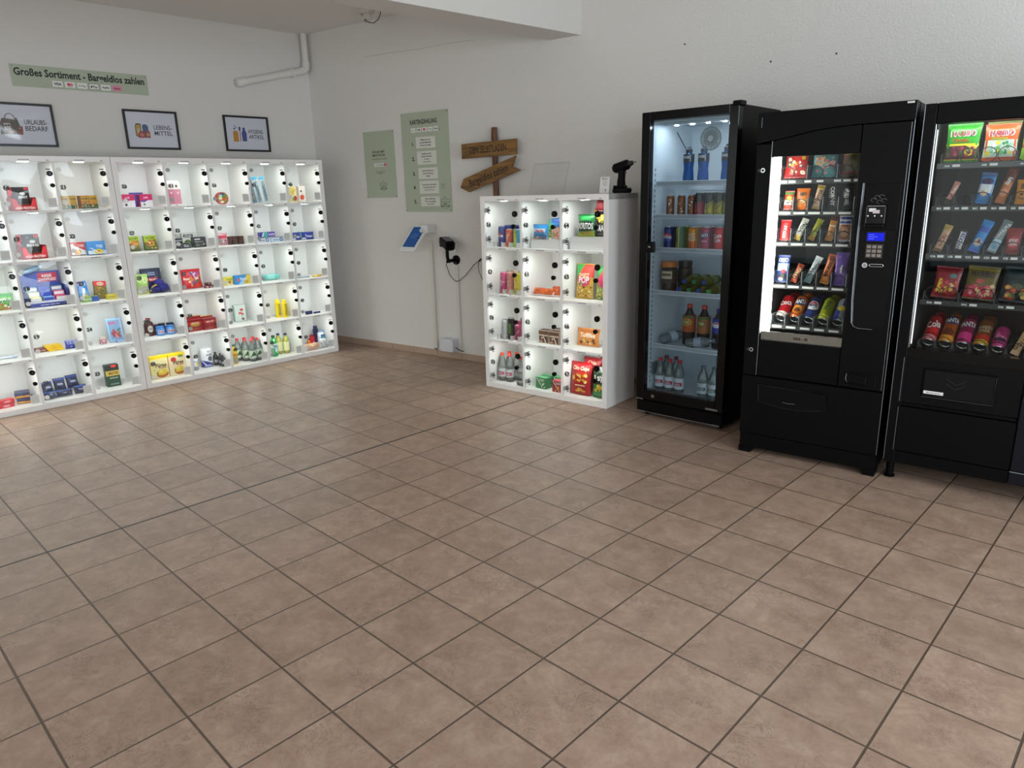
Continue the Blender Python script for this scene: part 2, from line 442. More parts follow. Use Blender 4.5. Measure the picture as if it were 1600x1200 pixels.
for k, q in enumerate(ops): window(loc, rz, q[0] + .8, q[1] + .8, q[2], q[3], 'tall side window ' + ('nearest the vending machines' if k == 0 else 'further from the vending machines'))
ops = [(0.7, 3.9, 0.25, 2.65), (4.5, 8.3, 0.25, 2.65)]
loc, rz = (XR, YF, 0), PI
wall_openings('wall_front', 'white wall with wide shop windows behind the viewer', XR, ops, loc, rz)
for k, q in enumerate(ops): window(loc, rz, *q, 'wide shop window ' + ('by the side windows' if k == 0 else 'by the locker wall'))
# downstand beam
b = MB(); b.plan([(3.064, 0.50), (2.80, 0.46), (2.27, -8.0), (2.47, -8.0)], 2.588, CEIL, WALLS)
structure(put('trim_1', b), 'white downstand beam crossing the ceiling to the rough wall', 'beam')
# tiled skirting
b = MB(); SK = M('#b09a88', 0.45)
for i in range(31):
    a0 = -0.0 + i * 0.303
    if a0 > 9.0: break
    b.box(a0 + .002, min(a0 + .301, 9.05), -0.011, 0.0, 0.0, 0.062, SK, 0.001)
b.box(0, 9.05, -0.004, 0, 0.0, 0.064, M('#6b5c50')); b.box(0, 9.05, -0.009, 0, 0.062, 0.070, M('#dedad4'))
structure(put('baseboard_back', b, rot=(0, 0, AB)), 'low beige tile skirting along the rough white wall', 'skirting')
b = MB()
for i in range(27): b.box(0, 0.011, YF + i * 0.303 + .002, min(YF + i * 0.303 + .301, -0.012), 0, 0.062, SK, 0.001)
structure(put('baseboard_left', b), 'low beige tile skirting behind the lit lockers', 'skirting')

# ------------------------------------------------------------------ lit lockers
NUMM = M('#1d1d1f', 0.5); STK = clear('frosted_sticker', '#e9ebe9', 0.1, 0.4, body='#e6e8e6', amount=0.15)
HNG = M('#a9acaa', 0.4); HNGW = M('#e9ebe9', 0.35); CARD = M('#e6e7e4', 0.6); CARDL = M('#8f918f', 0.6)
# shared meshes of the door fittings (x right, z up, front = -y)
def mesh_of(fn): b = MB(); fn(b); return b.mesh('fitting')
def _lock(b):
    b.cyl_y(0, 0, 0.0175, -0.012, 0.0, BLACK, 20); b.cyl_y(0, 0, 0.0125, -0.0145, -0.011, GLOSSBLK, 16); b.box(-0.0015, 0.0015, -0.0155, -0.014, -0.006, 0.006, M('#55585c', .3, 1.0))
def _knob(b): b.cyl_y(0, 0, 0.008, -0.008, 0.0, BLACK, 14); b.cyl_y(0, 0, 0.0135, -0.022, -0.007, BLACK, 18, 0.0125)
def _hinge(b): b.cyl_y(0, 0, 0.0145, -0.008, 0.0, HNGW, 18)
def _hingeg(b): b.cyl_y(0, 0, 0.0145, -0.008, 0.0, HNG, 18)
def _hinge3(b):
    b.cyl_y(0, 0, 0.013, -0.006, 0.012, HNG, 18); b.prism([(0.008, -0.010), (0.018, -0.010), (0.026, 0.0), (0.018, 0.010), (0.008, 0.010)], -0.008, 0.004, M('#5a5d5f', .4))
    b.cyl_y(0.016, 0.017, 0.003, -0.007, 0.006, M('#6b6e70', .3, 1.0), 8); b.cyl_y(0.016, -0.017, 0.003, -0.007, 0.006, M('#6b6e70', .3, 1.0), 8)
def _bar(b): b.box(-0.0135, 0.0135, -0.0012, 0, -0.0032, 0.0032, M('#161617'))
def _card(b):
    b.box(-0.027, 0.027, -0.0006, 0, -0.030, 0.030, CARD); b.box(-0.018, 0.018, -0.0009, 0, -0.0275, -0.0255, CARDL)
    b.box(-0.022, 0.022, -0.0008, 0, -0.019, 0.025, M('#d3d5d3', 0.6))
LOCK, KNOB, HIN, HING, HIN3, BAR, CRD = [mesh_of(f) for f in (_lock, _knob, _hinge, _hingeg, _hinge3, _bar, _card)]
def sticker(num):
    b = MB(); b.cyl_y(0, 0, 0.0185, -0.0008, 0, STK, 20); b.text(str(num), 0, 0, 0.0225, NUMM, -0.0012, 0.036, bold=0.045, sx=1.15); return b

def locker(name, label, F, W_, H_, nc, nr, cw, rh, num0, style, cols=None, white_until=-1):
    t = thing(name, label, 'locker cabinet', F.at(0, 0, 0), F.ang)
    e, dv, dp = 0.038, 0.016, 0.39
    b = MB()
    b.box(0, e, 0, dp, 0, H_, WHITE, .001); b.box(W_ - e, W_, 0, dp, 0, H_, WHITE, .001)
    b.box(e, W_ - e, 0, dp, 0, e, WHITE, .001); b.box(0, W_, -.001, dp, H_ - e, H_, WHITE, .001)
    b.box(e, W_ - e, dp - .012, dp - .004, e, H_ - e, LINER)
    for j in range(1, nc): x = e + j * cw + (j - 1) * dv; b.box(x, x + dv, 0.0, dp - .01, e, H_ - e, LINER)
    for i in range(1, nr):
        z = H_ - e - i * rh - i * dv
        for j in range(nc): x = e + j * (cw + dv); b.box(x, x + cw, 0.0, dp - .01, z, z + dv, LINER)
    for j in range(nc):                       # tiny printed strips on the rails above each door
        for i in range(nr):
            x = e + j * (cw + dv) + cw * .5; z = H_ - e - i * (rh + dv) + (.012 if i == 0 else .008)
            for q in range(5): b.box(x - .036 + q * .014, x - .026 + q * .014, -.0018, 0, z - .0028, z + .0028, M('#7f8280'))
            x2 = x + cw * .43; b.box(x2 - .008, x2 + .008, -.0035, 0, z - .008 + .001, z + .001, M('#b8bab7', .4))
    put('body', b, t)
    led = MB(); led.add([(-.034, -.007, -.0008), (-.034, .007, -.0008), (.034, .007, -.0008), (.034, -.007, -.0008)], [(0, 1, 2, 3)], LED); led.box(-.040, .040, -.010, .010, -.0006, -.0001, HNGW); ledm = led.mesh('led')
    pane = MB(); pane.box(-cw / 2 + .002, cw / 2 - .002, -.002, .002, -rh / 2 + .002, rh / 2 - .002, PANE); panem = pane.mesh('pane')
    for j in range(nc):
        for i in range(nr):
            cx = e + j * (cw + dv) + cw / 2; zt = H_ - e - i * (rh + dv); cz = zt - rh / 2
            put('led_strip', ledm, t, (cx, 0.035, zt))
            if cols and j not in cols: continue
            d = put('door', panem, t, (cx, 0.006, cz)); fs = 1.08 if style == 2 else 1.2
            def fit(n, me, p_): put(n, me, d, p_).scale = (fs, 1.2, fs)
            y = -0.002
            def pos(u, v): return ((u - .5) * cw, y, (.5 - v) * rh)
            fit('number_sticker', sticker(num0 + j * nr + i), pos(*((.095, .53) if style == 2 else (.11, .50))))
            if style == 2:
                fit('lock', LOCK, pos(.925, .245)); fit('knob', KNOB, pos(.93, .49)); fit('lock_label', BAR, pos(.91, .155))
                fit('card', CRD, pos(.885, .845))
                g = HIN if (j + i * 3) % 4 == 0 or j <= white_until else HING
                fit('hinge', g, pos(.065, .165)); fit('hinge', g, pos(.065, .85))
            else:
                fit('lock', LOCK, pos(.875, .27)); fit('knob', KNOB, pos(.86, .53))
                fit('hinge', HIN3, pos(.07, .19)); fit('hinge', HIN3, pos(.07, .82))
    return t
CW2 = 0.336
locker('locker_cabinet', 'large white lit locker cabinet with doors 16 to 25 at the left edge', U1, 1.82, 1.82, 5, 5, CW2, CW2, 1, 2, (2, 3, 4), 4)
locker('locker_cabinet', 'large white lit locker cabinet with doors 26 to 50 beside the room corner', U2, 1.82, 1.82, 5, 5, CW2, CW2, 26, 2, None, 0)
W3, H3 = 1.1158, 1.4653
CW3 = (W3 - .076 - .032) / 3; RH3 = (H3 - .076 - .048) / 4
locker('locker_cabinet', 'smaller white locker cabinet numbered 56 to 67 left of the glass-door fridge', U3, W3, H3, 3, 4, CW3, RH3, 56, 3)
def zs(i): return 1.82 - .038 - (i + 1) * CW2 - i * .016
def zs3(i): return H3 - .038 - (i + 1) * RH3 - i * .016

# ------------------------------------------------------------------ goods: builders
def seat(o, F, a, d, z, dp, rx=0, ry=0, rz=0, w=0):
    o.location = F.at(a, d + dp / 2, z + .001 + dp / 2 * abs(math.sin(R(rx))) + w / 2 * abs(math.sin(R(ry))))
    o.rotation_euler = (R(rx), R(ry), F.ang + R(rz)); return o
def flat(y): return lambda X, Z, o: (X, y - o, Z)
def carton(name, label, F, a, d, z, w, dp, h, col, art=(), cat='box', group=None, rx=0, ry=0, rz=0, side=None, top=None):
    b = MB(); b.box(-w / 2, w / 2, -dp / 2, dp / 2, 0, h, P(col), .0012)
    b.art(art, w, h, flat(-dp / 2))
    if side:                                    # printed side walls
        for sg in (-1, 1): b.add([(sg * (w / 2 + .0004), -sg * dp / 2 * .97, q) for q in (h * .02, h * .98)] + [(sg * (w / 2 + .0004), sg * dp / 2 * .97, q) for q in (h * .98, h * .02)], [(0, 1, 2, 3)], P(side))
    if top: b.add([(-w * .49, -dp * .49, h + .0004), (w * .49, -dp * .49, h + .0004), (w * .49, dp * .49, h + .0004), (-w * .49, dp * .49, h + .0004)], [(0, 1, 2, 3)], P(top))
    o = put(name, b); tag(o, label, cat, group)
    return seat(o, F, a, d, z, dp, rx, ry, rz, w)
def bag_mesh(w, h, t, col, art=(), crimp=0.06, seed=1, foil=0.28, nx=14, nz=18):
    b = MB(); m = M(col, foil); rd = random.Random(seed)
    ph = [rd.uniform(0, 6) for _ in range(4)]
    def bul(u, v):
        if v < crimp or v > 1 - crimp: return 0.0
        vv = (v - crimp) / (1 - 2 * crimp)
        s = max(0.0, 1 - abs(2 * u - 1) ** 2.6) ** 0.6 * max(0.0, math.sin(PI * vv)) ** 0.45
        return s * (1 + 0.10 * math.sin(9 * u + ph[0]) * math.sin(7 * v + ph[1])) + 0.05 * math.sin(23 * u + ph[2] + 4 * v)* s
    def edge(v): return 1 - 0.07 * math.sin(PI * v) 
    def S_(sg):
        def f(X, Z, o):
            u = min(1, max(0, X / w + .5)); v = min(1, max(0, Z / h))
            return (X * edge(v), sg * (t / 2 * bul(u, v) + .0008 + o), Z)
        f.round = True; return f
    for sg in (-1, 1):
        f = S_(sg)
        vs = [f((i / nx - .5) * w, j / nz * h, 0) for j in range(nz + 1) for i in range(nx + 1)]
        fs = [(j * (nx + 1) + i, j * (nx + 1) + i + 1, (j + 1) * (nx + 1) + i + 1, (j + 1) * (nx + 1) + i)[::-sg] for j in range(nz) for i in range(nx)]
        b.add(vs, fs, m, True)
    b.art(art, w, h, S_(-1), 0.0009)
    for k in range(5):                           # sealed seams pressed across both ends
        for zz in (h * crimp * (.15 + .18 * k), h * (1 - crimp * (.15 + .18 * k))): b.box(-w * .49, w * .49, -.0016, .0016, zz - .0005, zz + .0005, m)
    return b
def bag(name, label, F, a, d, z, w, h, t, col, art=(), cat='snack bag', group=None, rx=0, ry=0, rz=0, seed=1, crimp=.06):
    o = put(name, bag_mesh(w, h, t, col, art, crimp, seed)); tag(o, label, cat, group)
    return seat(o, F, a, d, z, t, rx, ry, rz, w)
def cansurf(r):
    f = lambda X, Z, o: ((r + o) * math.sin(X / r), -(r + o) * math.cos(X / r), Z)
    f.round = True; return f
LIDM = mesh_of(lambda b: (b.lathe([(0, -.003), (.74, -.003), (.78, .0005), (.82, .0005), (.84, -.004)], ALU, 20), b.box(-.12, .12, -.35, .2, -.0028, -.0012, STEEL)))
def can_obj(r, h, col, art=(), low=None):
    b = MB(); m = M(col, .3, 0.25)
    b.lathe([(0, .004), (r * .74, .004), (r * .8, 0), (r * .86, .003), (r, .013), (r, h - .015), (r * .84, h - .003)], m, 24, mats=[ALU, ALU, ALU, m, m, m])
    b.art(art, 2 * r * 1.5, h, cansurf(r), 0.0003)
    return b
def can(name, label, F, a, d, z, r, h, col, art=(), cat='can', group=None, rx=0, ry=0, rz=0, off=None):
    t = thing(name, label, cat, group=group); put('body', can_obj(r, h, col, art), t)
    l = put('lid', LIDM, t, (0, 0, h)); l.scale = (r, r, 1)
    if rx or ry:                                 # lying back in a spiral lane: rests on its lower rim
        t.location = F.at(a, d + r, z + r * abs(math.sin(R(rx)))); t.rotation_euler = (R(rx), R(ry), F.ang + R(rz)); return t
    return seat(t, F, a, d, z, 2 * r, 0, 0, rz)
def bottle(name, label, F, a, d, z, r, h, body, cap, lab=None, art=(), group=None, cat='bottle', shape='pet', capmat=None, rx=0, ry=0, rz=0, lz=(.18, .48), fill=None):
    t = thing(name, label, cat, group=group)
    b = MB(); n = 20; ch = h * .075
    if shape == 'pet': prof = [(0, .004), (r * .7, 0), (r * .96, .006), (r, .02), (r * .98, h * .3), (r, h * .5), (r * .99, h * .58), (r * .8, h * .72), (r * .45, h * .86), (r * .36, h * .89), (r * .36, h * .95)]
    elif shape == 'sport': prof = [(0, .004), (r * .75, 0), (r, .01), (r * 1.0, h * .2), (r * .86, h * .42), (r * .98, h * .6), (r * 1.0, h * .68), (r * .75, h * .78), (r * .55, h * .82), (r * .55, h * .85)]
    elif shape == 'round': prof = [(0, .004), (r * .8, 0), (r, .008), (r, h * .62), (r * .9, h * .74), (r * .5, h * .83), (r * .42, h * .88), (r * .42, h * .92)]
    elif shape == 'jar': prof = [(0, .003), (r * .85, 0), (r, .006), (r, h * .72), (r * .86, h * .8), (r * .86, h * .84)]
    elif shape == 'tube': prof = [(0, .001), (r, 0), (r, h * .8), (r * .96, h * .84), (r * .7, h * .86)]
    b.lathe(prof, body, n); put('bottle_body', b, t)
    if lab:
        l = MB(); z0, z1 = lz[0] * h, lz[1] * h
        rr = r * 1.012 if shape != 'sport' else r * 1.01
        l.lathe([(rr, z0), (rr, z1)], P(lab), n)
        l.T = Matrix.Translation((0, 0, z0)); l.art(art, 2 * r * 1.5, z1 - z0, cansurf(rr), 0.0003)
        put('label', l, t)
    c = MB(); cm = capmat or M(cap, .4)
    if shape == 'jar': c.lathe([(r * .94, h * .82), (r * .96, h * .83), (r * .96, h * .985), (r * .9, h), (0, h)], cm, n)
    elif shape == 'tube': c.lathe([(r * .72, h * .85), (r * .72, h * .98), (r * .66, h), (0, h)], cm, n)
    elif shape == 'sport': c.lathe([(r * .62, h * .83), (r * .62, h * .92), (r * .5, h * .935), (r * .34, h * .945), (r * .34, h * .985), (r * .28, h), (0, h)], cm, n)
    else:
        cr = r * .44 if shape == 'pet' else r * .5
        c.lathe([(cr * 1.05, h * .915), (cr * 1.05, h * .93), (cr, h * .935), (cr, h * .99), (cr * .9, h), (0, h)], cm, n)
    put('cap', c, t)
    if rx:
        t.location = F.at(a, d + r, z + r); t.rotation_euler = (R(rx), R(ry), F.ang + R(rz)); return t
    return seat(t, F, a, d, z, 2 * r, 0, 0, rz)
def bar(name, label, F, a, d, z, w, h, t, col, art=(), cat='chocolate bar', rx=-18, ry=0, rz=0, seed=3, group=None):
    return bag(name, label, F, a, d, z, w, h, t, col, art, cat, group, rx, ry, rz, seed, .07)

# ------------------------------------------------------------------ goods in the lockers by the left edge (16 to 25)
z0, z1, z2, z3, z4 = [zs(i) for i in range(5)]
def display_tray(name, label, F, a, d, z, w, h, dp, txt, rz):
    t = thing(name, label, 'display box')
    b = MB(); b.box(-w / 2, w / 2, -dp / 2, dp / 2, 0, .012, P('#c8202c')); b.box(-w / 2, -w / 2 + .003, -dp / 2, dp / 2, 0, h * .55, P('#a51822')); b.box(w / 2 - .003, w / 2, -dp / 2, dp / 2, 0, h * .55, P('#a51822'))
    b.prism([(-w / 2, 0), (w / 2, 0), (w / 2, h * .5), (w * .36, h * .5), (w * .24, h * .2), (-w * .24, h * .2), (-w * .36, h * .5), (-w / 2, h * .5)], -dp / 2, -dp / 2 + .003, P('#d9252f'))
    b.art([('t', 'HIGH PROTEIN', .5, .1, .1, '#f5efe9', .8)], w, h, flat(-dp / 2)); put('tray', b, t)
    c = MB(); c.box(-w * .46, w * .46, dp * .38, dp * .42, .012, h, P('#17171a'))
    c.art([('r', .02, .5, .22, .98, '#c9242e'), ('r', .78, .5, .98, .98, '#c9242e'), ('e', .5, .78, .13, .1, '#d8d8d8'), ('r', .1, .55, .9, .62, '#2a2a2d'), ('t', txt, .5, .57, .11, '#f0f0f0', .8)], w * .92, h, flat(dp * .38)); put('back_card', c, t)
    for k in range(3):
        q = bag_mesh(w * .62, h * .8, .014, '#26221f', [('r', .05, .1, .95, .25, '#7a2a22'), ('t', txt, .5, .62, .12, '#f2f0ee', .85), ('e', .5, .8, .2, .08, '#c9c6c0')], seed=k); put('pouch', q, t, (0, -dp * .3 + k * dp * .2, .012))
    return seat(t, F, a, d, z, dp, 0, 0, rz)
display_tray('jerky_display', 'upper red and black dried-meat display box behind door 16', U1, 1.236, .10, z0, .150, .165, .12, 'JERKY', 4)
display_tray('jerky_display', 'lower red and black dried-meat display box behind door 17', U1, 1.262, .20, z1, .160, .178, .13, 'BEEF & RED', 4)
nut = [('r', 0, 0, 1, .34, '#2f4a2c'), ('n', .05, .02, .95, .5, ['#b5793f', '#8a5a34', '#d6a05a', '#3f6a3a'], 16, .1, 5), ('r', .06, .6, .94, .92, '#b98f22'), ('t', 'NUSS MIX', .5, .76, .16, '#2b2414', .8)]
for k, (a, c) in enumerate(((1.498, '#9a8a1e'), (1.556, '#a88420'), (1.640, '#b06a1c'), (1.700, '#b9861f'))):
    carton('snack_carton', ['leftmost olive gold snack carton behind door 21', 'second olive gold snack carton from the left behind door 21', 'third snack carton behind door 21, the most orange one', 'rightmost gold snack carton behind door 21'][k], U1, a, .13 + .01 * (k % 2), z0, .056, .09, .096, c, [(i if i[0] != 'n' else i[:-1] + (k,)) for i in nut], group='cartons behind door 21')
carton('cake_carton', 'red and white carton with a yellow fruit behind door 22', U1, 1.556, .20, z1, .100, .05, .096, '#d23b34', [('p', [(0, 0), (1, 0), (1, .3), (0, .9)], '#f3eee6'), ('e', .4, .24, .26, .22, '#eda81f'), ('p', [(.55, .1), (.62, .1), (.15, .95), (.08, .95)], '#f6f2ee'), ('t', 'TEE', .72, .72, .2, '#f6f2ee')], rx=-8)
carton('cake_carton', 'blue carton with a yellow flower behind door 22', U1, 1.668, .14, z1, .128, .05, .100, '#3f86cb', [('r', 0, 0, 1, .28, '#d9e6ef'), ('e', .58, .2, .24, .2, '#e9c21c'), ('e', .58, .2, .09, .08, '#8d6a12'), ('p', [(.1, .5), (.2, .5), (.75, 0.02), (.65, .02)], '#eef4f8'), ('t', 'TEE', .66, .6, .2, '#f2f6fa')], rx=-8)
# blue dental display behind door 18
t = thing('dental_display', 'big blue dental care display box behind door 18', 'display box')
w, dp, h = .26, .17, .25
b = MB(); m = P('#1f2f86')
b.box(-w / 2, w / 2, -dp / 2, dp / 2, 0, .012, m); b.box(-w / 2, -w / 2 + .003, -dp / 2, dp / 2, 0, .10, m); b.box(w / 2 - .003, w / 2, -dp / 2, dp / 2, 0, .15, m)
b.box(-w / 2, w / 2, -dp / 2, -dp / 2 + .003, 0, .045, m); b.art([('r', 0, .115, 1, .18, '#d8dcea'), ('t', 'Starke Zähne - Schöner Atem', .5, .06, .028, '#e8ebf4', .8)], w, h, flat(-dp / 2)); put('tray', b, t)
c = MB(); c.box(-w / 2, w / 2, dp / 2 - .006, dp / 2 - .003, .012, h, P('#2a44a0'))
c.art([('r', 0, .72, 1, 1, '#3a55ad'), ('r', .44, .68, .94, .95, '#c8324a'), ('t', 'REISE', .68, .86, .08, '#f6f2f4', .4), ('t', 'ZAHNPFLEGE', .68, .75, .08, '#f6f2f4', .46)], w, h, flat(dp / 2 - .006)); put('back_card', c, t)
cols = [('#6fa9d6', '#e7e3b4', '#e4e08a'), ('#2741b0', '#2741b0', '#7fb2dc'), ('#5f8fa8', '#cf5a8a', '#d64c77')]
for i in range(3):
    for j in range(3):
        q = MB(); q.box(-.036, .036, -.020, .020, 0, .060, P(cols[i][2 - j]), .001)
        q.art([('r', .05, .55, .95, .9, '#f0f0ee' if i != 1 else '#2741b0'), ('r', .1, .1, .7, .3, '#33417a'), ('e', .8, .3, .12, .16, '#f2f2ee')], .072, .060, flat(-.02))
        put('toothpaste_packet', q, t, (-.083 + i * .083, -dp / 2 + .028 + j * .045, .012 + j * .034))
seat(t, U1, 1.285, .14, z2, dp)
b = MB(); b.T = Matrix.Rotation(R(90), 4, 'Y')
b.lathe([(.002, -.075), (.014, -.07), (.019, -.02), (.019, .05), (.012, .055)], M('#8fb4cf', .25, .4), 14); b.lathe([(.012, .055), (.012, .075), (.0, .076)], M('#e8eef2', .3), 14)
b.box(-.016, .016, -.003, .003, -.092, -.072, M('#b9cfdf', .25, .4))
o = put('cream_tube', b); tag(o, 'silvery blue tube lying on the blue dental box behind door 18', 'tube'); o.location = U1.at(1.225, .235, z2 + .272); o.rotation_euler = (0, R(-14), U1.ang + R(12))
carton('plaster_packet', 'standing blue packet behind number 23', U1, 1.545, .20, z2, .072, .03, .150, '#2e7ccc', [('r', 0, .02, 1, .5, '#5f9bd8'), ('p', [(.2, .1), (.45, .05), (.75, .6), (.5, .65)], '#f2ead8'), ('e', .7, .2, .14, .07, '#e8c64a'), ('t', 'WUND', .5, .82, .1, '#f4f6fa', .8), ('r', .1, .92, .6, .97, '#d83a36')], rx=-10, ry=-4)
carton('flat_packet', 'flat green and blue packet lying in front behind door 23', U1, 1.560, .13, z2, .115, .05, .040, '#7aa63a', [('r', .55, 0, 1, 1, '#2b56a6'), ('t', 'PFLASTER', .3, .5, .4, '#e8eede', .5)])
carton('seed_packet', 'tilted red and green packet behind door 23', U1, 1.664, .22, z2, .088, .03, .134, '#7c6a34', [('r', 0, .72, 1, 1, '#cf2f2c'), ('n', .05, .05, .95, .7, ['#4f7a32', '#a5742a', '#3b5a2a', '#c99a3a'], 22, .09, 2), ('e', .5, .84, .3, .1, '#e8e0cf'), ('t', 'TABASCO', .5, .84, .09, '#b32320', .55)], rx=-12, ry=5)
carton('small_carton', 'small yellow carton lying at the right behind door 23', U1, 1.715, .13, z2, .070, .05, .038, '#e6d23c', [('r', .08, .15, .7, .85, '#f0e676'), ('t', 'HUSTEN', .4, .5, .4, '#7d6a18', .6)])
carton('flat_packet', 'maroon flat packet at the left behind door 19', U1, 1.190, .22, z3, .075, .09, .026, '#7a2a26', [('t', 'SPIEL', .5, .5, .4, '#d8b8a8', .7)], rz=10)
for k in range(3): carton('card_packet', ['lowest', 'middle', 'topmost'][k] + ' of three yellow packets stacked behind door 19', U1, 1.278 - .006 * k, .20 + .008 * k, z3 + .015 * k, .110, .075, .0145, '#f0c81a' if k != 1 else '#e9bb12', [('t', 'UNO', .5, .5, .6, '#c3961a', .5)], group='yellow packets behind door 19', rz=4 - 3 * k)
bag('battery_pack', 'crumpled blue-violet packet behind door 19', U1, 1.385, .18, z3, .085, .066, .05, '#3742a6', [('r', 0, .55, 1, 1, '#8e94c8'), ('n', .05, .1, .95, .9, ['#2a2f8a', '#a9aedd', '#5a62c0'], 12, .12, 8)], cat='packet', seed=5)
carton('picture_card', 'light blue children card with a red shoe picture behind door 24', U1, 1.712, .18, z3, .108, .02, .190, '#9cc3e4', [('r', .1, .1, .9, .92, '#7fa3c8'), ('n', .14, .12, .88, .6, ['#b34a4e', '#5a7f4a', '#8f5260', '#d98a92', '#4c6f9c'], 24, .11, 4), ('e', .45, .35, .26, .1, '#b5323c'), ('t', 'MEMO', .4, .8, .09, '#cf4f86', .6)], cat='card', rx=-9)
bottle('small_jar', 'little pinkish jar left of the light blue card behind door 24', U1, 1.606, .15, z3, .026, .064, P('#d8c9c2'), '#d9d2cb', '#c98a92', [('n', .2, .1, .8, .9, ['#a5424e', '#e8dcd6', '#7c6e9a'], 12, .08, 3)], shape='jar', cat='jar', lz=(.08, .66))
carton('flat_packet', 'tiny pale blue packet in front of the card behind door 24', U1, 1.725, .13, z3, .060, .035, .022, '#9db4da', [('r', .1, .2, .9, .8, '#b9cae6')])
# dark socks-like packets behind door 20
lab20 = ['leftmost front', 'middle front', 'right front', 'left upper', 'middle upper', 'right upper']
for k, (a, d, dz, w_, h_, rz_) in enumerate(((1.165, .10, 0, .085, .055, 6), (1.262, .11, 0, .110, .050, -4), (1.375, .11, 0, .090, .062, 3), (1.178, .20, .03, .076, .07, 3), (1.264, .21, .035, .080, .080, -3), (1.354, .20, .045, .086, .085, 2))):
    bag('blister_packet', lab20[k] + ' of six dark blue packets heaped behind door 20', U1, a, d, z4 + dz * .6, w_, h_ + (.02 if dz else 0), .05, '#272c4a', [('r', .02, .8, .98, .94, '#3a57ae'), ('n', .06, .1, .94, .75, ['#1a1c28', '#4a5078', '#57606a', '#32406e'], 16, .11, k), ('t', 'SIEMENS'[:4 + k % 3], .5, .45, .14, '#c6cbe0', .5)], cat='packet', group='dark blue packets behind door 20', rx=-22 if dz else -14, rz=rz_, seed=k)
carton('coffee_pack', 'dark green ground coffee pack with a gold band behind door 25', U1, 1.628, .15, z4, .100, .065, .178, '#16402c', [('r', 0, .74, 1, 1, '#1b2620'), ('e', .62, .94, .2, .06, '#d5332e'), ('r', 0, .5, 1, .74, '#c9a94a'), ('t', 'MEISTER', .55, .62, .12, '#3b3213', .7), ('t', 'KRÖNUNG', .55, .4, .06, '#c8d2c2', .6), ('t', 'FILTERKAFFEE', .55, .12, .04, '#c8d2c2', .6)], side='#123624', top='#1b2620', rz=-4)
bag('candy_pouch', 'green and white sweets pouch at the left edge behind door 13', U1, 1.010, .20, z2, .13, .122, .035, '#6cbf2c', [('r', 0, .02, 1, .2, '#c9784a'), ('n', .05, .04, .95, .4, ['#2f8a2e', '#e8f2de', '#c06a3a', '#8fd23a'], 14, .1, 6), ('r', .05, .42, .85, .7, '#f2f6ee'), ('t', 'Pixelli', .42, .56, .26, '#2c8a30', .9), ('r', 0, .8, 1, .95, '#2f9a44')])
for k in range(2):
    b = MB(); b.T = Matrix.Rotation(R(90), 4, 'Y'); b.lathe([(.004, -.055), (.009, -.05), (.009, .03)], M('#cfd6de', .3), 12); b.lathe([(.0095, .03), (.0095, .055), (.004, .06), (0, .06)], M('#e9edf0', .3) if k else M('#b8c4d4', .3), 12); b.cyl_y(0, 0, .001, 0, .001, BLACK, 6)
    o = put('correction_pen', b); tag(o, ('rear' if k else 'front') + ' of two white pens lying at the left edge behind door 14', 'pen', 'white pens behind door 14'); o.location = U1.at(.955 + k * .02, .17 + k * .05, z3 + .0095); o.rotation_euler = (0, 0, U1.ang + R(-12 + k * 5))
for k, (a, d, dz, rz_) in enumerate(((.875, .12, 0, 6), (.900, .22, 0, -5), (.882, .125, .030, 12))):
    carton('sweets_packet', ['front lower', 'rear', 'topmost'][k] + ' small red packet behind door 15 at the left edge', U1, a, d, z4 + dz, .10, .055, .028, '#cf3440', [('e', .5, .5, .3, .36, '#e2606a'), ('t', 'CHIO', .5, .5, .36, '#f3e6e2', .5)], group='red packets behind door 15', rz=rz_)
for k in range(2): carton('rice_packet', ['lower', 'upper'][k] + ' of two dark blue packets with orange stripe behind door 15', U1, 1.012 - .01 * k, .14 + .012 * k, z4 + k * .042, .095, .11, .040, '#3d4168', [('r', 0, .1, 1, .5, '#d08a34'), ('r', .1, .2, .5, .42, '#e4b04e'), ('r', .55, .55, .95, .9, '#26294c')], group='blue orange packets behind door 15', top='#494d74', rz=-16 + 4 * k)

# ------------------------------------------------------------------ goods in the lockers 26 to 50
for k, (a, q) in enumerate(((.125, 0), (.262, 1))):
    carton('hygiene_carton', ('left' if not q else 'right') + ' pink and white hygiene carton behind door 26', U2, a, .13, z0, .098 - .004 * q, .07, .098, '#e9e6ea', [('r', 0, .52, 1, 1, '#c2205e'), ('p', [(0, .52), (.6, .52), (.3, .36), (0, .42)], '#9ab6dc' if not q else '#5a3b98'), ('e', .3, .2, .1, .1, '#7a8a6a' if q else '#3a3f4a'), ('t', 'soft', .45, .75, .16, '#f3cfe0', .5)], side='#b9376a', top='#c2205e', group='pink cartons behind door 26')
carton('hygiene_carton', 'violet carton standing behind the pink ones at door 26', U2, .225, .215, z0, .09, .05, .112, '#5a4a9c', [('r', 0, .9, 1, 1, '#4a3f9a')])
for k, a in enumerate((.456, .516)):
    t = thing('cosmetic_carton', ('left' if k == 0 else 'right') + ' tall pink and white cosmetic carton behind door 31', 'box', group='cosmetic cartons behind door 31')
    b = MB(); b.box(-.028, .028, -.028, .028, 0, .180, P('#f1ece6'), .001); b.art([('r', 0, .08, 1, .74, '#d38ba0' if k else '#c27d93'), ('e', .62, .58, .18, .05, '#efc0ca'), ('r', .3, .82, .62, .93, '#4a4a4a' if k else '#8d8a88'), ('r', .1, .02, .3, .05, '#3a3a3a')], .056, .180, flat(-.028)); put('body', b, t)
    g = MB(); g.T = Matrix.Rotation(R(90), 4, 'Z'); g.prism([(-.028, .180), (.028, .180), (0, .200)], -.028, .028, P('#efeae0')); put('gable_top', g, t)
    seat(t, U2, a, .13 + .012 * k, z0, .056, rz=3)
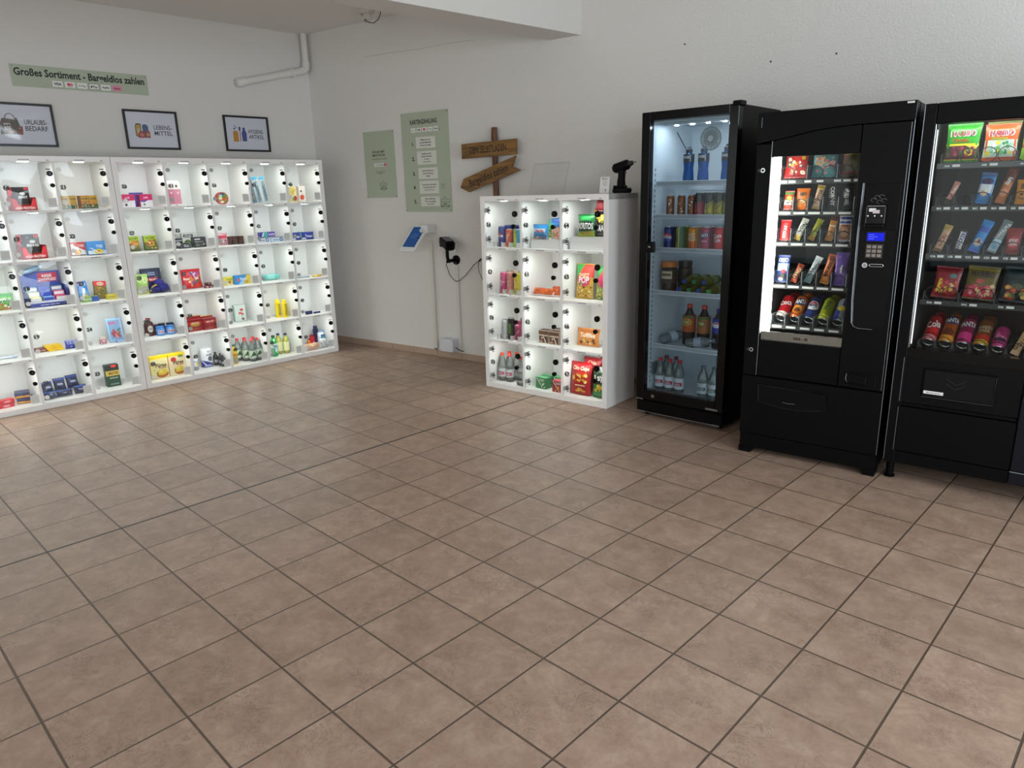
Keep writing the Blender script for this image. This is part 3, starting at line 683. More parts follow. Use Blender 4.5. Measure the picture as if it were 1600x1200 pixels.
t = thing('ravioli_tin', 'round tin with a colourful meal picture standing on edge behind door 36', 'tin')
b = MB(); b.cyl_y(0, .052, .052, -.02, .02, M('#b83a3a', .35), 28); put('body', b, t)
c = MB(); c.cyl_y(0, .052, .050, -.0215, -.02, P('#c44a48'), 28); c.art([('e', .5, .52, .42, .42, '#7a8f4a'), ('p', [(.3, .9), (.7, .9), (.55, .6), (.4, .6)], '#27418c'), ('e', .3, .5, .16, .13, '#e9d7b4'), ('e', .55, .38, .16, .12, '#d05a34'), ('e', .72, .52, .15, .12, '#b9572e'), ('e', .62, .68, .2, .1, '#3f8a34'), ('e', .42, .2, .16, .1, '#f0dfc6'), ('e', .34, .7, .14, .08, '#c9d2d8')], .104, .104, flat(-.0216)); put('lid', c, t)
seat(t, U2, .900, .15, z0, .04, 0)
for k, (a, d) in enumerate(((1.205, .16), (1.243, .13), (1.306, .13))):
    t = thing('toothbrush_pack', ['rear left', 'middle', 'right'][k] + ' tall blister pack with a turquoise top behind door 41', 'blister pack', group='blister packs behind door 41')
    b = MB(); b.box(-.02, .02, .004, .006, 0, .222, P('#bcd2dc' if k else '#6f97a6')); b.art([('n', .02, .02, .98, .85, ['#4a86b4', '#dfeaf0', '#5fa59a', '#2c5f8f', '#9cc3d6'], 26, .2, k)], .04, .222, flat(.004)); put('card', b, t)
    c = MB(); c.box(-.013, .013, -.006, .004, .01, .19, clear('blister_%d' % k, '#e6f0f4', 1.2, .05, body='#d5e4ea', amount=.2), .003); put('blister', c, t)
    q = MB(); q.box(-.021, .021, -.002, .006, .205, .226, P('#2f9fc4'), .002); put('hanger', q, t)
    p_ = MB(); p_.tube([(0, 0, .015), (.002, 0, .1), (0, 0, .15)], .0035, P('#3b78b0'), 6); p_.box(-.004, .004, -.005, .003, .15, .18, P('#f2f4f4')); put('toothbrush', p_, t)
    seat(t, U2, a, d, z0 + .002, .02, rx=-4, ry=-7, w=.044)
carton('juice_carton', 'yellow and red fruit carton, left of two behind door 46', U2, 1.575, .13, z0, .055, .045, .138, '#f0e2b2', [('r', 0, .5, .5, 1, '#e8cf4a'), ('e', .66, .25, .32, .17, '#b8323a'), ('e', .3, .2, .2, .12, '#7fa63a'), ('n', .1, .5, .9, .95, ['#e0a82a', '#c9842a', '#f4ecd2'], 8, .12, 2)], rz=3)
t = thing('night_light_carton', 'white carton with a red circle, right of two behind door 46', 'box')
b = MB(); b.box(-.034, .034, -.025, .025, 0, .145, P('#efe6de'), .001); b.art([('e', .45, .3, .32, .16, '#e2583f'), ('e', .35, .68, .14, .07, '#6f645c'), ('r', .3, .44, .7, .47, '#e8b9a8')], .068, .145, flat(-.025)); put('body', b, t)
g = MB(); g.tube([(-.022, 0, .144), (-.018, 0, .158), (.018, 0, .158), (.022, 0, .144)], .003, P('#f2ece4'), 6); put('handle', g, t)
seat(t, U2, 1.660, .13, z0, .05)
seed = [('r', 0, .55, 1, 1, '#9db52c'), ('n', .08, .05, .95, .72, ['#d9a24a', '#7f3b2a', '#4f6a2a', '#e6c98a', '#a5562e'], 26, .1, 1), ('e', .5, .45, .3, .2, '#c98a3a'), ('t', 'SALATMIX', .5, .84, .12, '#3f5a1a', .75), ('t', 'FITNESS', .55, .66, .09, '#b32a2a', .6), ('r', 0, 0, 1, .08, '#3c4a1e')]
for k, (a, d) in enumerate(((.158, .25), (.284, .24))): carton('salad_topping_carton', ('left' if k == 0 else 'right') + ' lime green carton with a nut picture behind door 27', U2, a, d, z1, .086 + .014 * k, .03, .119, '#5a6a22', [(i if i[0] != 'n' else i[:-1] + (k,)) for i in seed], group='lime cartons behind door 27', rx=-4)
carton('shaving_carton', 'white and green carton at the back behind door 32', U2, .612, .26, z1, .125, .04, .123, '#c9ccc6', [('r', .1, .7, .75, .9, '#2c2d30'), ('t', 'JOLLES', .42, .8, .11, '#e6e6e6', .5), ('e', .35, .3, .25, .24, '#5a6a3a'), ('e', .4, .28, .12, .12, '#9aa86a'), ('r', .6, .05, .95, .6, '#a9aca8')])
carton('shaving_carton', 'large black carton at the right behind door 32', U2, .666, .19, z1, .106, .05, .086, '#1b1c1f', [('r', .08, .74, .55, .86, '#c9ccce'), ('r', .08, .5, .8, .58, '#8a8d92'), ('e', .28, .24, .16, .16, '#5a5e4a'), ('e', .82, .3, .1, .14, '#8a8d84'), ('r', .45, .1, .72, .36, '#4a4e52')], rz=4)
carton('shaving_carton', 'flat black carton lying in front behind door 32', U2, .528, .16, z1, .098, .06, .044, '#222327', [('t', 'GILA', .6, .5, .45, '#b9bcc2', .4), ('r', .04, .1, .3, .9, '#3a3c42')], rz=-5)
carton('shaving_carton', 'left black carton standing behind the flat one at door 32', U2, .517, .26, z1, .072, .04, .080, '#26272a', [('r', .1, .7, .9, .86, '#a9acb0'), ('e', .4, .35, .28, .3, '#d9dad8')])
carton('shaving_carton', 'grey carton at the rear left behind door 32', U2, .500, .31, z1, .06, .03, .115, '#b4b5b4', [('r', .2, .5, .8, .8, '#c9cac8')])
bag('sweets_pouch', 'pink and white sweets pouch behind door 37', U2, .893, .22, z1, .085, .104, .035, '#c9909a', [('r', .05, .58, .95, .82, '#c2354f'), ('n', .06, .06, .94, .56, ['#8a2f3e', '#e9d6d6', '#5e4a50', '#d68a98'], 20, .1, 4)])
for k, (a, d, w_) in enumerate(((.958, .24, .044), (1.004, .23, .044), (1.050, .21, .046))): carton('tea_carton', ['left', 'middle', 'right'][k] + ' small dark brown carton behind door 37', U2, a, d, z1, w_, .06, .072, '#3e2520', [('n', .06, .08, .94, .9, ['#6a3a30', '#2a1815', '#8a5a48', '#54302a'], 16, .13, k)], top='#d8c6a0', group='brown cartons behind door 37')
for k, (a, d) in enumerate(((1.240, .16), (1.366, .135))): carton('toothpaste_box', ('left' if k == 0 else 'right') + ' white and blue toothpaste box of the lower row behind door 42', U2, a, d, z1, .122, .04, .048, '#dfe6ee', [('e', .78, .5, .14, .36, '#2f5c9a'), ('e', .78, .5, .07, .18, '#cfe0ee'), ('t', 'elmex', .35, .5, .4, '#8d6a86' if k == 0 else '#6a9ac4', .5), ('r', 0, .9, 1, 1, '#28344e')], group='toothpaste boxes behind door 42')
carton('toothpaste_box', 'violet and teal toothpaste box on top of the white ones behind door 42', U2, 1.285, .165, z1 + .0485, .155, .04, .046, '#5c479c', [('r', 0, 0, .22, 1, '#3a3f8a'), ('r', .22, 0, .5, 1, '#3aa39a'), ('p', [(.1, .1), (.2, .1), (.3, .9), (.2, .9)], '#d8dcea'), ('t', 'meridol', .75, .55, .36, '#e4dff0', .4)], rz=3)
for k, (a, d, w_, c) in enumerate(((1.598, .18, .085, '#1f3a8e'), (1.655, .22, .06, '#4a7a86'), (1.708, .165, .132, '#17308a'))):
    bag('tissue_pack', ['left blue tissue pack behind door 47', 'greenish tissue pack in the middle behind door 47', 'wide blue tissue pack at the right behind door 47'][k], U2, a, d, z1, w_, .072, .05, c, [('t', 'Tempo', .5, .5, .34, '#eef2fa', .6), ('p', [(0, 0), (.4, 0), (.2, .3), (0, .3)], '#dfe6f2')] if k != 1 else [('e', .5, .5, .3, .3, '#9ac0b4')], cat='tissue pack', group='tissue packs behind door 47', crimp=.03, seed=k)
carton('pasta_box', 'dark blue pasta box at the back behind door 28', U2, .262, .28, z2, .150, .045, .200, '#1c2446', [('t', 'Cucina', .5, .84, .07, '#a9b6dc', .6), ('t', 'Italiana', .5, .76, .07, '#a9b6dc', .6), ('e', .56, .55, .28, .09, '#c8202e'), ('t', 'Barilla', .56, .55, .08, '#f4ece6', .45), ('p', [(.52, .08), (.66, .1), (.74, .38), (.62, .38)], '#d9c48a')], rz=-4)
bag('rice_bag', 'pale green bag with a grey window behind door 28', U2, .163, .21, z2, .095, .166, .04, '#a9c47a', [('r', 0, .42, 1, .98, '#9cc25a'), ('e', .55, .7, .5, .18, '#c9de9a'), ('e', .55, .25, .4, .2, '#b4b2a6'), ('n', .2, .08, .9, .42, ['#a9a79a', '#c2c0b4', '#96948a'], 24, .09, 2), ('p', [(0, 0), (1, 0), (1, .1), (0, .02)], '#e2d24a')], crimp=.04)
t = thing('headphone_pack', 'dark blue rounded bundle at the right behind door 28', 'packet')
for k, (x, zz, r_) in enumerate(((-.035, .04, .036), (.03, .045, .040), (0, .085, .034), (.046, .034, .028))):
    b = MB(); b.T = Matrix.Translation((x, .0, zz)) @ Matrix.Diagonal((1.25, .9, .95, 1)); b.lathe([(0, -r_), (r_ * .6, -r_ * .8), (r_, 0), (r_ * .75, r_ * .66), (r_ * .3, r_ * .95), (0, r_)], M(['#1c1c66', '#22227a', '#26267e', '#191958'][k], .3), 14); put('pouch', b, t)
b = MB(); b.tube([(-.075, 0, .02), (-.06, -.02, .06), (-.03, -.03, .075)], .006, P('#b49a4a'), 6); put('strap', b, t)
seat(t, U2, .287, .165, z2, .09)
bag('candy_bag', 'big red sweets bag leaning behind door 33', U2, .575, .21, z2, .175, .165, .05, '#c41c28', [('n', .3, .1, .95, .9, ['#2c2a22', '#8a3a8a', '#d0386a', '#c9842a', '#3a5a2a', '#e8dcd0'], 34, .09, 12), ('e', .62, .72, .2, .14, '#9c3a94'), ('p', [(.5, .85), (.56, .85), (.72, .4), (.66, .4)], '#e9d9d2'), ('e', .75, .12, .14, .12, '#d5401e'), ('r', .4, .05, .46, .45, '#d8661e'), ('t', 'Maoam', .2, .5, .14, '#f2d9c8', .3)], rx=-12)
for k, (a, dz) in enumerate(((.672, 0), (.706, .0), (.690, .022))): carton('sweets_packet', ['left', 'right', 'upper'][k] + ' small maroon packet beside the red bag behind door 33', U2, a, .16 + .01 * k, z2 + dz, .045, .04, .021, '#5c2430', [('r', .1, .2, .9, .6, '#8f4a54'), ('e', .5, .5, .2, .3, '#d8b4b4')], group='maroon packets behind door 33', rz=8 * (k - 1))
carton('bandage_box', 'yellow box with food picture behind door 38', U2, .888, .21, z2, .095, .04, .070, '#e9d94a', [('n', .3, .08, .95, .55, ['#c9742a', '#e8b23a', '#8f4a22', '#f2e9c2'], 14, .1, 3), ('t', 'Toppits', .5, .76, .2, '#6a8a2a', .7)], rz=2)
carton('bandage_box', 'blue and yellow wide box behind door 38', U2, 1.000, .17, z2, .148, .04, .080, '#2f86cc', [('p', [(.55, 0), (1, 0), (1, 1), (.75, 1)], '#e6d25a'), ('p', [(.2, 0), (.5, 0), (.8, .5), (.4, .4)], '#9cc6e8'), ('e', .2, .5, .08, .16, '#e8402e'), ('t', 'Frischo', .55, .6, .3, '#f4f6f2', .45), ('e', .72, .25, .16, .2, '#c9a22a')], rz=2)
b = MB(); b.T = Matrix.Translation((0, 0, .029)) @ Matrix.Rotation(R(90), 4, 'Y')
b.lathe([(0, -.084), (.024, -.082), (.028, -.07), (.028, .055), (.026, .06), (.018, .075), (.018, .084), (0, .084)], M('#6fd0c6', .3), 18); b.lathe([(.0285, -.04), (.0285, .03)], P('#a2e2da'), 18)
o = put('sunscreen_tube', b); tag(o, 'turquoise bottle lying flat behind door 43', 'tube'); seat(o, U2, 1.306, .21, z2, .056)
carton('sachet', 'thin grey-blue sachet lying flat behind door 48', U2, 1.585, .10, z2, .105, .06, .012, '#a9b9c6', [('r', .1, .2, .6, .8, '#c9d4dc')], cat='packet')
b = MB(); b.T = Matrix.Translation((0, 0, .009)) @ Matrix.Rotation(R(90), 4, 'Y'); b.lathe([(.002, -.054), (.009, -.045), (.009, .02)], P('#e8c22a'), 10); b.lathe([(.0095, .02), (.0095, .05), (.004, .054), (0, .054)], P('#e0a018'), 10); b.lathe([(.0096, -.02), (.0096, -.005)], P('#f3ead0'), 10)
o = put('glue_stick', b); tag(o, 'yellow stick lying behind door 48', 'pen'); o.location = U2.at(1.712, .10, z2); o.rotation_euler = (0, 0, U2.ang)
bottle('sauce_bottle', 'dark brown sauce bottle with a pale badge behind door 29', U2, .163, .20, z3, .038, .150, M('#4a1c1a', .3), '#7a2a36', '#3c1a18', [('e', .5, .5, .2, .46, '#cfc6bc'), ('t', 'HEINZ', .5, .52, .16, '#4a3a34', .3)], shape='round', lz=(.2, .62))
for k, (a, d) in enumerate(((.232, .15), (.308, .14))): bottle('cream_jar', ('left' if k == 0 else 'right') + ' light blue jar in front behind door 29', U2, a, d, z3, .034, .076, M('#5a9cd8', .35), '#2f7ccc', '#4a90d4', [('r', .2, .25, .8, .85, '#cfdcec'), ('t', 'Kaba', .5, .6, .36, '#b33a4a', .5)], shape='jar', cat='jar', group='light blue jars behind door 29', lz=(.06, .7))
for k, (a, d) in enumerate(((.216, .24), (.279, .25), (.342, .23))): bottle('cream_jar', ['left', 'middle', 'right'][k] + ' dark purple jar in the rear row behind door 29', U2, a, d, z3, .030, .084, M('#33284a', .35), '#26203c', '#3a2f58', [('r', .25, .3, .75, .7, '#55507a')], shape='jar', cat='jar', group='purple jars behind door 29', lz=(.06, .7))
for k, (a, d, rz_, h_) in enumerate(((.502, .12, 2, .100), (.622, .10, 3, .100), (.520, .19, -3, .120), (.630, .18, 4, .108))):
    carton('ready_meal_carton', ['front left', 'front right', 'rear left', 'rear right'][k] + ' dark red rice-meal carton behind door 34', U2, a, d, z3, .128 if k % 2 == 0 else .112, .05, h_, '#86141c', [('r', 0, .62, 1, .82, '#b52026'), ('e', .5, .6, .34, .2, '#b88a3a' if k % 2 == 0 else '#a5222c'), ('t', 'REIS-FIT', .5, .7, .14, '#f0d9c2', .7), ('e', .5, .2, .25, .1, '#9c3a2a'), ('r', .05, .06, .5, .1, '#c9705a')], top='#c9a23a' if k > 1 else '#9a2226', group='red cartons behind door 34', rz=rz_)
carton('flower_carton', 'white carton with red poppies behind door 39', U2, .982, .26, z3, .102, .05, .152, '#cfdcd4', [('e', .64, .72, .16, .08, '#d54a4e'), ('e', .5, .52, .18, .08, '#df6a68'), ('e', .7, .45, .12, .06, '#cf4448'), ('p', [(.6, .1), (.63, .1), (.68, .66), (.65, .66)], '#4a8a5a'), ('e', .7, .16, .12, .07, '#7a3a3a'), ('r', 0, 0, 1, .06, '#b8c4bc')], side='#8fb0a4', rz=-8)
for k, (a, d, dz) in enumerate(((1.318, .16, 0), (1.368, .125, 0))):
    bottle('sun_spray_bottle', ('left' if k == 0 else 'right') + ' of two bright yellow bottles behind door 44', U2, a, d, z3, .0255, .172 - .006 * k, M('#f6d90a', .35), '#f4dc1e', '#f5d80c', [('t', 'SONNE', .5, .5, .3, '#5a5210', 1.4, 90)], shape='tube', group='yellow bottles behind door 44', lz=(.1, .8), rz=0)
for k, (a, dz) in enumerate(((1.590, 0), (1.588, .0165), (1.676, 0))): carton('eraser', ['lower left', 'upper left', 'right'][k] + ' small navy bar behind door 49', U2, a, .09, z3 + dz, .070, .02, .0155, '#1e2252', [('r', .3, .2, .7, .8, '#343a78')], cat='packet', group='navy bars behind door 49')
pur = [('r', 0, .88, 1, 1, '#f2d21a'), ('r', 0, 0, 1, .06, '#e9dcb0'), ('n', .02, .3, .3, .75, ['#e8e0a0', '#d9c86a', '#b9c46a'], 7, .09, 3), ('e', .62, .2, .34, .16, '#b5622e'), ('e', .6, .28, .31, .13, '#e6c63c'), ('e', .55, .32, .14, .07, '#f0dc7a'), ('e', .35, .26, .05, .05, '#5a8a3a'), ('t', 'Püree', .58, .6, .17, '#5a4a2a', .62), ('t', 'Komplett', .66, .48, .06, '#b5562e', .4), ('e', .25, .74, .1, .06, '#cfd4c0')]
carton('puree_carton', 'left of two big cream-yellow puree cartons behind door 30', U2, .152, .105, z4, .143, .05, .194, '#ecdfa8', pur, side='#e9c93a', top='#f4d41e', group='puree cartons behind door 30')
carton('puree_carton', 'right of two big cream-yellow puree cartons behind door 30', U2, .300, .115, z4, .140, .05, .192, '#f0dcb4', [q for q in pur if q[0] != 'n'] + [('e', .3, .74, .16, .1, '#c23a34'), ('e', .75, .86, .16, .06, '#6a9a3a')], side='#e9c93a', top='#f4d41e', group='puree cartons behind door 30', rz=3)
bottle('cream_tube', 'slim white and yellow tube at the left behind door 35', U2, .483, .17, z4, .0235, .116, P('#e2e4ea'), '#d6d9dc', '#dfe2ea', [('e', .62, .55, .16, .18, '#e8c43a'), ('e', .5, .2, .36, .14, '#9aa0ac'), ('r', .1, .0, .9, .08, '#3a4a9a'), ('t', 'Weleda', .45, .8, .12, '#5a6a8a', .5)], shape='tube', cat='tube', lz=(.02, .8))
t = thing('paper_towel_roll', 'white and navy paper roll pack behind door 35', 'roll')
b = MB(); b.lathe([(0, .002), (.048, 0), (.052, .01), (.052, .158), (.046, .170), (.016, .172), (.014, .160), (0, .160)], P('#edeef2'), 24); b.art([('p', [(0, .02), (1, .02), (1, .06), (.4, .34), (0, .42)], '#24307e'), ('p', [(.3, .12), (.38, .12), (.1, .4), (.02, .4)], '#e8eaf4'), ('e', .58, .46, .13, .13, '#5a5e6a'), ('t', 'BABY', .55, .68, .09, '#4a4f66', .4), ('e', .5, .85, .08, .06, '#b4b9cc')], .156, .17, cansurf(.052)); put('roll', b, t)
seat(t, U2, .602, .18, z4, .104)
for k, (a, d) in enumerate(((.680, .20), (.703, .152), (.702, .104))): bottle('water_flacon', ['left', 'middle', 'right'][k] + ' small smoky bottle behind door 35', U2, a, d, z4, .021, .120 - .008 * k, clear('smoky_%d' % k, '#8d9094', 1.4, .05, body='#4a4d50', amount=.35), '#34363a', '#55585c', [('r', .2, .3, .8, .8, '#b9bcc0')], shape='round', group='smoky bottles behind door 35')
bottle('juice_bottle', 'yellow bottle with a green cap at the left behind door 40', U2, .815, .10, z4, .0245, .178, M('#edc92a', .35), '#1f5a4a', '#e8c02a', [('r', .1, .1, .9, .5, '#b9a97a'), ('r', .1, .55, .9, .8, '#c98a2a'), ('r', .1, .02, .9, .08, '#6a8a2a')], shape='round', lz=(.1, .66))
wat = [('p', [(.1, .1), (.5, .9), (.9, .1)], '#2f5a34'), ('e', .5, .2, .3, .14, '#d8e4d2')]
for k, (a, d) in enumerate(((.905, .21), (.945, .14), (.975, .07), (.975, .21), (1.043, .09), (1.043, .175))): bottle('water_bottle', ['rear left', 'middle left', 'front left', 'rear middle', 'front right', 'rear right'][k] + ' clear water bottle with red cap and green label behind door 40', U2, a, d, z4, .033, .205, PET, '#d8333c', '#cfdccb', wat, group='water bottles behind door 40', lz=(.14, .5))
bottle('dish_soap_bottle', 'green dish soap bottle with dark cap behind door 45', U2, 1.212, .11, z4, .033, .198, M('#179a4a', .25), '#1d3a30', '#e6efe6', [('r', 0, 0, 1, .6, '#1f9f5a'), ('e', .6, .45, .2, .34, '#7cc6e0'), ('e', .55, .4, .1, .2, '#f0f6f6'), ('t', 'fairy', .5, .8, .2, '#1d5a8a', .5)], shape='round', lz=(.1, .62))
for k, (a, d) in enumerate(((1.288, .16), (1.352, .14))): bottle('soap_refill_bottle', ('left' if k == 0 else 'right') + ' pale yellow-green bottle with navy cap behind door 45', U2, a, d, z4, .030, .200 - .006 * k, clear('yellow_soap_%d' % k, '#e6e88a', 1.2, .05, body='#dfe07a', amount=.45), '#23265e', '#e4e49a', [('r', .15, .1, .85, .9, '#eceab4')], shape='round', group='yellow bottles behind door 45', lz=(.15, .6))
bottle('spray_flacon', 'slim grey printed flacon at the right behind door 45', U2, 1.398, .19, z4, .016, .130, M('#b9bfb6', .35), '#9aa09a', '#c6cbc2', [('n', .2, .05, .8, .95, ['#5a625c', '#8a928a'], 12, .1, 2)], shape='round', lz=(.1, .7))
bottle('shower_gel_bottle', 'red shower gel bottle behind door 50', U2, 1.668, .20, z4, .028, .124, M('#b8182a', .3), '#7f1522', '#c2203a', [('e', .55, .5, .16, .4, '#e6b4b4')], shape='tube', rz=0)
bottle('shower_gel_bottle', 'tall navy shower gel bottle behind door 50', U2, 1.725, .22, z4, .028, .202, M('#23264e', .3), '#1c1f44', '#2a2e60', [('e', .5, .6, .2, .2, '#4a5290')], shape='tube')
bottle('shower_gel_bottle', 'white and blue bottle with a square badge behind door 50', U2, 1.742, .140, z4, .036, .166, M('#e8ecf2', .3), '#7f92b4', '#dfe6f0', [('r', .3, .45, .8, .95, '#2f6f9c'), ('r', .4, .55, .7, .8, '#5fb0cc'), ('r', .1, .05, .9, .25, '#8a94c8')], shape='tube', lz=(.1, .78))
bottle('deodorant', 'small orange and brown bottle at the left behind door 50', U2, 1.622, .20, z4, .018, .088, M('#c9741e', .35), '#5a3a20', '#d99a2a', [('r', .2, .2, .8, .8, '#7a2a1a')], shape='round')
bag('biscuit_bag', 'peach coloured biscuit bag lying in front behind door 50', U2, 1.588, .05, z4, .150, .060, .05, '#e3bd9a', [('n', .05, .1, .95, .9, ['#c98a5a', '#f0d9c2', '#d9a274', '#b5744a'], 16, .08, 4)], cat='bag', rx=-40)
bag('cotton_pouch', 'clear pouch with white contents at the right behind door 50', U2, 1.712, .07, z4, .085, .092, .04, '#cfd3d4', [('n', .05, .05, .95, .95, ['#e9ebeb', '#b4b9bc', '#8d9498'], 22, .1, 6)], cat='bag', rx=-10)

# ------------------------------------------------------------------ goods in the lockers 56 to 67
y0, y1, y2, y3 = [zs3(i) for i in range(4)]
def rack(F, z, xs, label, d):
    t = thing('bottle_divider', label, 'shelf divider')
    for x in xs: b = MB(); b.T = Matrix.Translation((0, 0, .001)); b.box(x - .006, x + .006, 0, .30, 0, .003, WHITE); b.box(x - .002, x + .002, 0, .30, .003, .034, WHITE); b.prism([(x - .007, .003), (x + .007, .003), (x + .004, .040), (x - .004, .040)], 0, .004, WHITE); put('divider', b, t)
    t.location = F.at(0, d, z); t.rotation_euler = (0, 0, F.ang)
rack(U3, y0, (.105, .176, .248, .318), 'white plastic can dividers in the top compartment with the cola can', .028)
rack(U3, y1, (.115, .180, .247, .318), 'white plastic can dividers between the pink and yellow slim cans', .024)
rack(U3, y2, (.115, .180, .247, .318), 'white plastic can dividers under the black energy cans', .022)
can('drink_can', 'blue cola can with a red-white globe in front behind door 56', U3, .140, .052, y0, .0285, .155, '#1f2a78', [('e', .5, .52, .3, .13, '#eef0f4'), ('p', [(.24, .56), (.3, .63), (.5, .66), (.7, .63), (.76, .56)], '#d8303a'), ('p', [(.24, .48), (.3, .42), (.5, .39), (.7, .42), (.76, .48)], '#23389c'), ('t', 'pepsi', .5, .52, .05, '#1c2450', .5)])
can('drink_can', 'coral red can in front behind door 56', U3, .212, .052, y0, .0285, .132, '#d2583c', [('r', .1, .1, .9, .4, '#c4402e'), ('n', .2, .35, .8, .9, ['#e8937a', '#f0c8ae', '#b93a2c'], 10, .1, 2), ('t', 'MEZZO', .5, .5, .12, '#f4e6da', .6, 80)])
can('drink_can', 'lime and blue can in front behind door 56', U3, .284, .056, y0, .0285, .132, '#2f8fb0', [('r', 0, 0, .62, 1, '#8ab23a'), ('e', .4, .5, .22, .3, '#c6d44a'), ('n', .1, .2, .6, .9, ['#5a8a2a', '#dbe08a'], 8, .1, 4)])
for k, a in enumerate((.142, .212, .284)): can('drink_can', ['left', 'middle', 'right'][k] + ' dark blue can in the rear row behind door 56', U3, a, .122 + .004 * k, y0, .0285, .160, '#232a74', [('r', .3, .3, .7, .6, '#33409a')], group='rear cans behind door 56')
for k, (a, c, art) in enumerate(((.148, '#c9417a', [('n', .1, .1, .9, .9, ['#e87aa0', '#8a2a6a', '#f0c2ce'], 14, .12, 1)]), (.213, '#d98a7a', [('n', .1, .05, .9, .9, ['#c24a72', '#f0d2b8', '#b8743a', '#e8a090'], 16, .12, 2)]), (.283, '#d8c61e', [('n', .1, .1, .9, .9, ['#efe26a', '#b5a012'], 8, .12, 3), ('r', .2, .1, .8, .3, '#a89412')]))):
    can('drink_can', ['pink and purple', 'salmon coloured', 'bright yellow'][k] + ' slim can in front behind door 57', U3, a, .048, y1, .0275, .165, c, art + [('t', 'FLUX', .5, .5, .16, '#f6eee8', 1, 90)])
    can('drink_can', ['rear left orange', 'rear middle gold', 'rear right gold-yellow'][k] + ' slim can behind door 57', U3, a, .125, y1, .0275, .168, ['#c9743a', '#b99048', '#c9a838'][k], [('n', .1, .2, .9, .9, ['#e6c27a', '#8a5a2a'], 8, .12, k)])
can('drink_can', 'white slim energy can behind door 58', U3, .150, .045, y2, .0275, .150, '#cfd3d6', [('n', .3, .3, .7, .9, ['#8a8f94', '#e8ebec'], 8, .08, 2)])
can('drink_can', 'black energy can with a green claw mark behind door 58', U3, .213, .045, y2, .0285, .168, '#15171a', [('p', [(.36, .3), (.4, .3), (.4, .75), (.36, .75)], '#7ac82e'), ('p', [(.48, .25), (.52, .25), (.53, .75), (.48, .75)], '#7ac82e'), ('p', [(.6, .3), (.63, .3), (.64, .75), (.6, .75)], '#7ac82e')])
can('drink_can', 'second black energy can in the rear row behind door 58', U3, .283, .118, y2, .0285, .168, '#17191b', [('r', .4, .3, .6, .7, '#3a3f42')])
bottle('drink_bottle', 'maroon pink drink bottle behind door 58', U3, .283, .050, y2, .030, .150, M('#a82a62', .3), '#b8306a', '#8f1f50', [('p', [(.2, .1), (.4, .1), (.8, .9), (.6, .9)], '#d86a94'), ('e', .5, .3, .2, .2, '#7a1a44')], shape='round', lz=(.08, .6))
pk = [('r', .3, .25, .85, .62, '#d0346e'), ('t', 'Stille', .55, .44, .2, '#f6e6ee', .4)]
for k, (a, d) in enumerate(((.088, .070), (.160, .075), (.100, .145), (.172, .150), (.242, .150), (.290, .225), (.212, .230))): bottle('water_bottle', ['front left', 'front middle', 'second-row left', 'second-row middle', 'second-row right', 'rear right', 'rear middle'][k] + ' clear water bottle with red cap and pink label behind door 59', U3, a, d, y3, .0335, .222, PET, '#e2392f', '#dce6e6', pk, group='water bottles behind door 59', lz=(.16, .46))
bottle('water_bottle', 'clear bottle with a grey-green label in the front right corner behind door 59', U3, .298, .035, y3, .033, .222, PET, '#c9392f', '#aab8b4', [('r', .2, .2, .8, .5, '#3a4a46'), ('t', 'STILL', .5, .65, .2, '#4a5552', .4)], lz=(.12, .42))
def riser(label, F, a, z, w, h, d): 
    b = MB(); b.box(-w / 2, w / 2, 0, .003, 0, h, WHITE); b.box(-w / 2, w / 2, 0, .24, h - .003, h, WHITE); b.box(-w / 2, -w / 2 + .003, 0, .24, 0, h, WHITE); b.box(w / 2 - .003, w / 2, 0, .24, 0, h, WHITE)
    o = put('shelf_riser', b); tag(o, label, 'shelf riser'); o.location = F.at(a, d, z + .001); o.rotation_euler = (0, 0, F.ang)
xA, xB = .038 + CW3 + .016, .038 + 2 * (CW3 + .016)
riser('white riser box under the bags behind door 60', U3, xA + .175, y0, .29, .062, .066)
riser('white riser box under the crisps behind door 64', U3, xB + .165, y0, .29, .086, .066)
nerd = [('r', 0, .82, 1, 1, '#1f7fc0'), ('r', .05, .3, .9, .75, '#5aa0d4'), ('r', .1, .5, .85, .7, '#d8e6f0'), ('t', 'Nerds', .48, .58, .2, '#c8283a', .65), ('t', 'Tiny Crunch', .48, .34, .12, '#2a6ab0', .7), ('n', 0, .0, 1, .2, ['#c9742e', '#b8343e', '#e0b03a', '#7a3a6a', '#e8e0d8'], 24, .05, 3)]
bag('candy_bag', 'light blue sweets bag in front left behind door 60', U3, .500, .066, y0 + .062, .140, .105, .035, '#2f8cc4', nerd, rx=-4)
bag('candy_bag', 'green sweets bag in the middle behind door 60', U3, .548, .150, y0 + .062, .110, .125, .035, '#4aa83a', [('n', .1, .05, .95, .5, ['#d9b23a', '#c23a4a', '#7ac24a', '#f0e6c2'], 20, .09, 7), ('r', 0, .75, 1, .95, '#3ca08a')], rx=-6, ry=5)
bag('candy_bag', 'blue and pink gummy bag at the right behind door 60', U3, .640, .095, y0 + .062, .135, .145, .035, '#3a7ab8', [('r', 0, .78, 1, .95, '#274a9a'), ('r', 0, 0, 1, .5, '#c99a8a'), ('n', .02, .02, .98, .62, ['#c9545e', '#e8b48a', '#8fb04a', '#e6d0c2', '#b07a6a'], 30, .08, 9)], rx=-6, ry=-4)
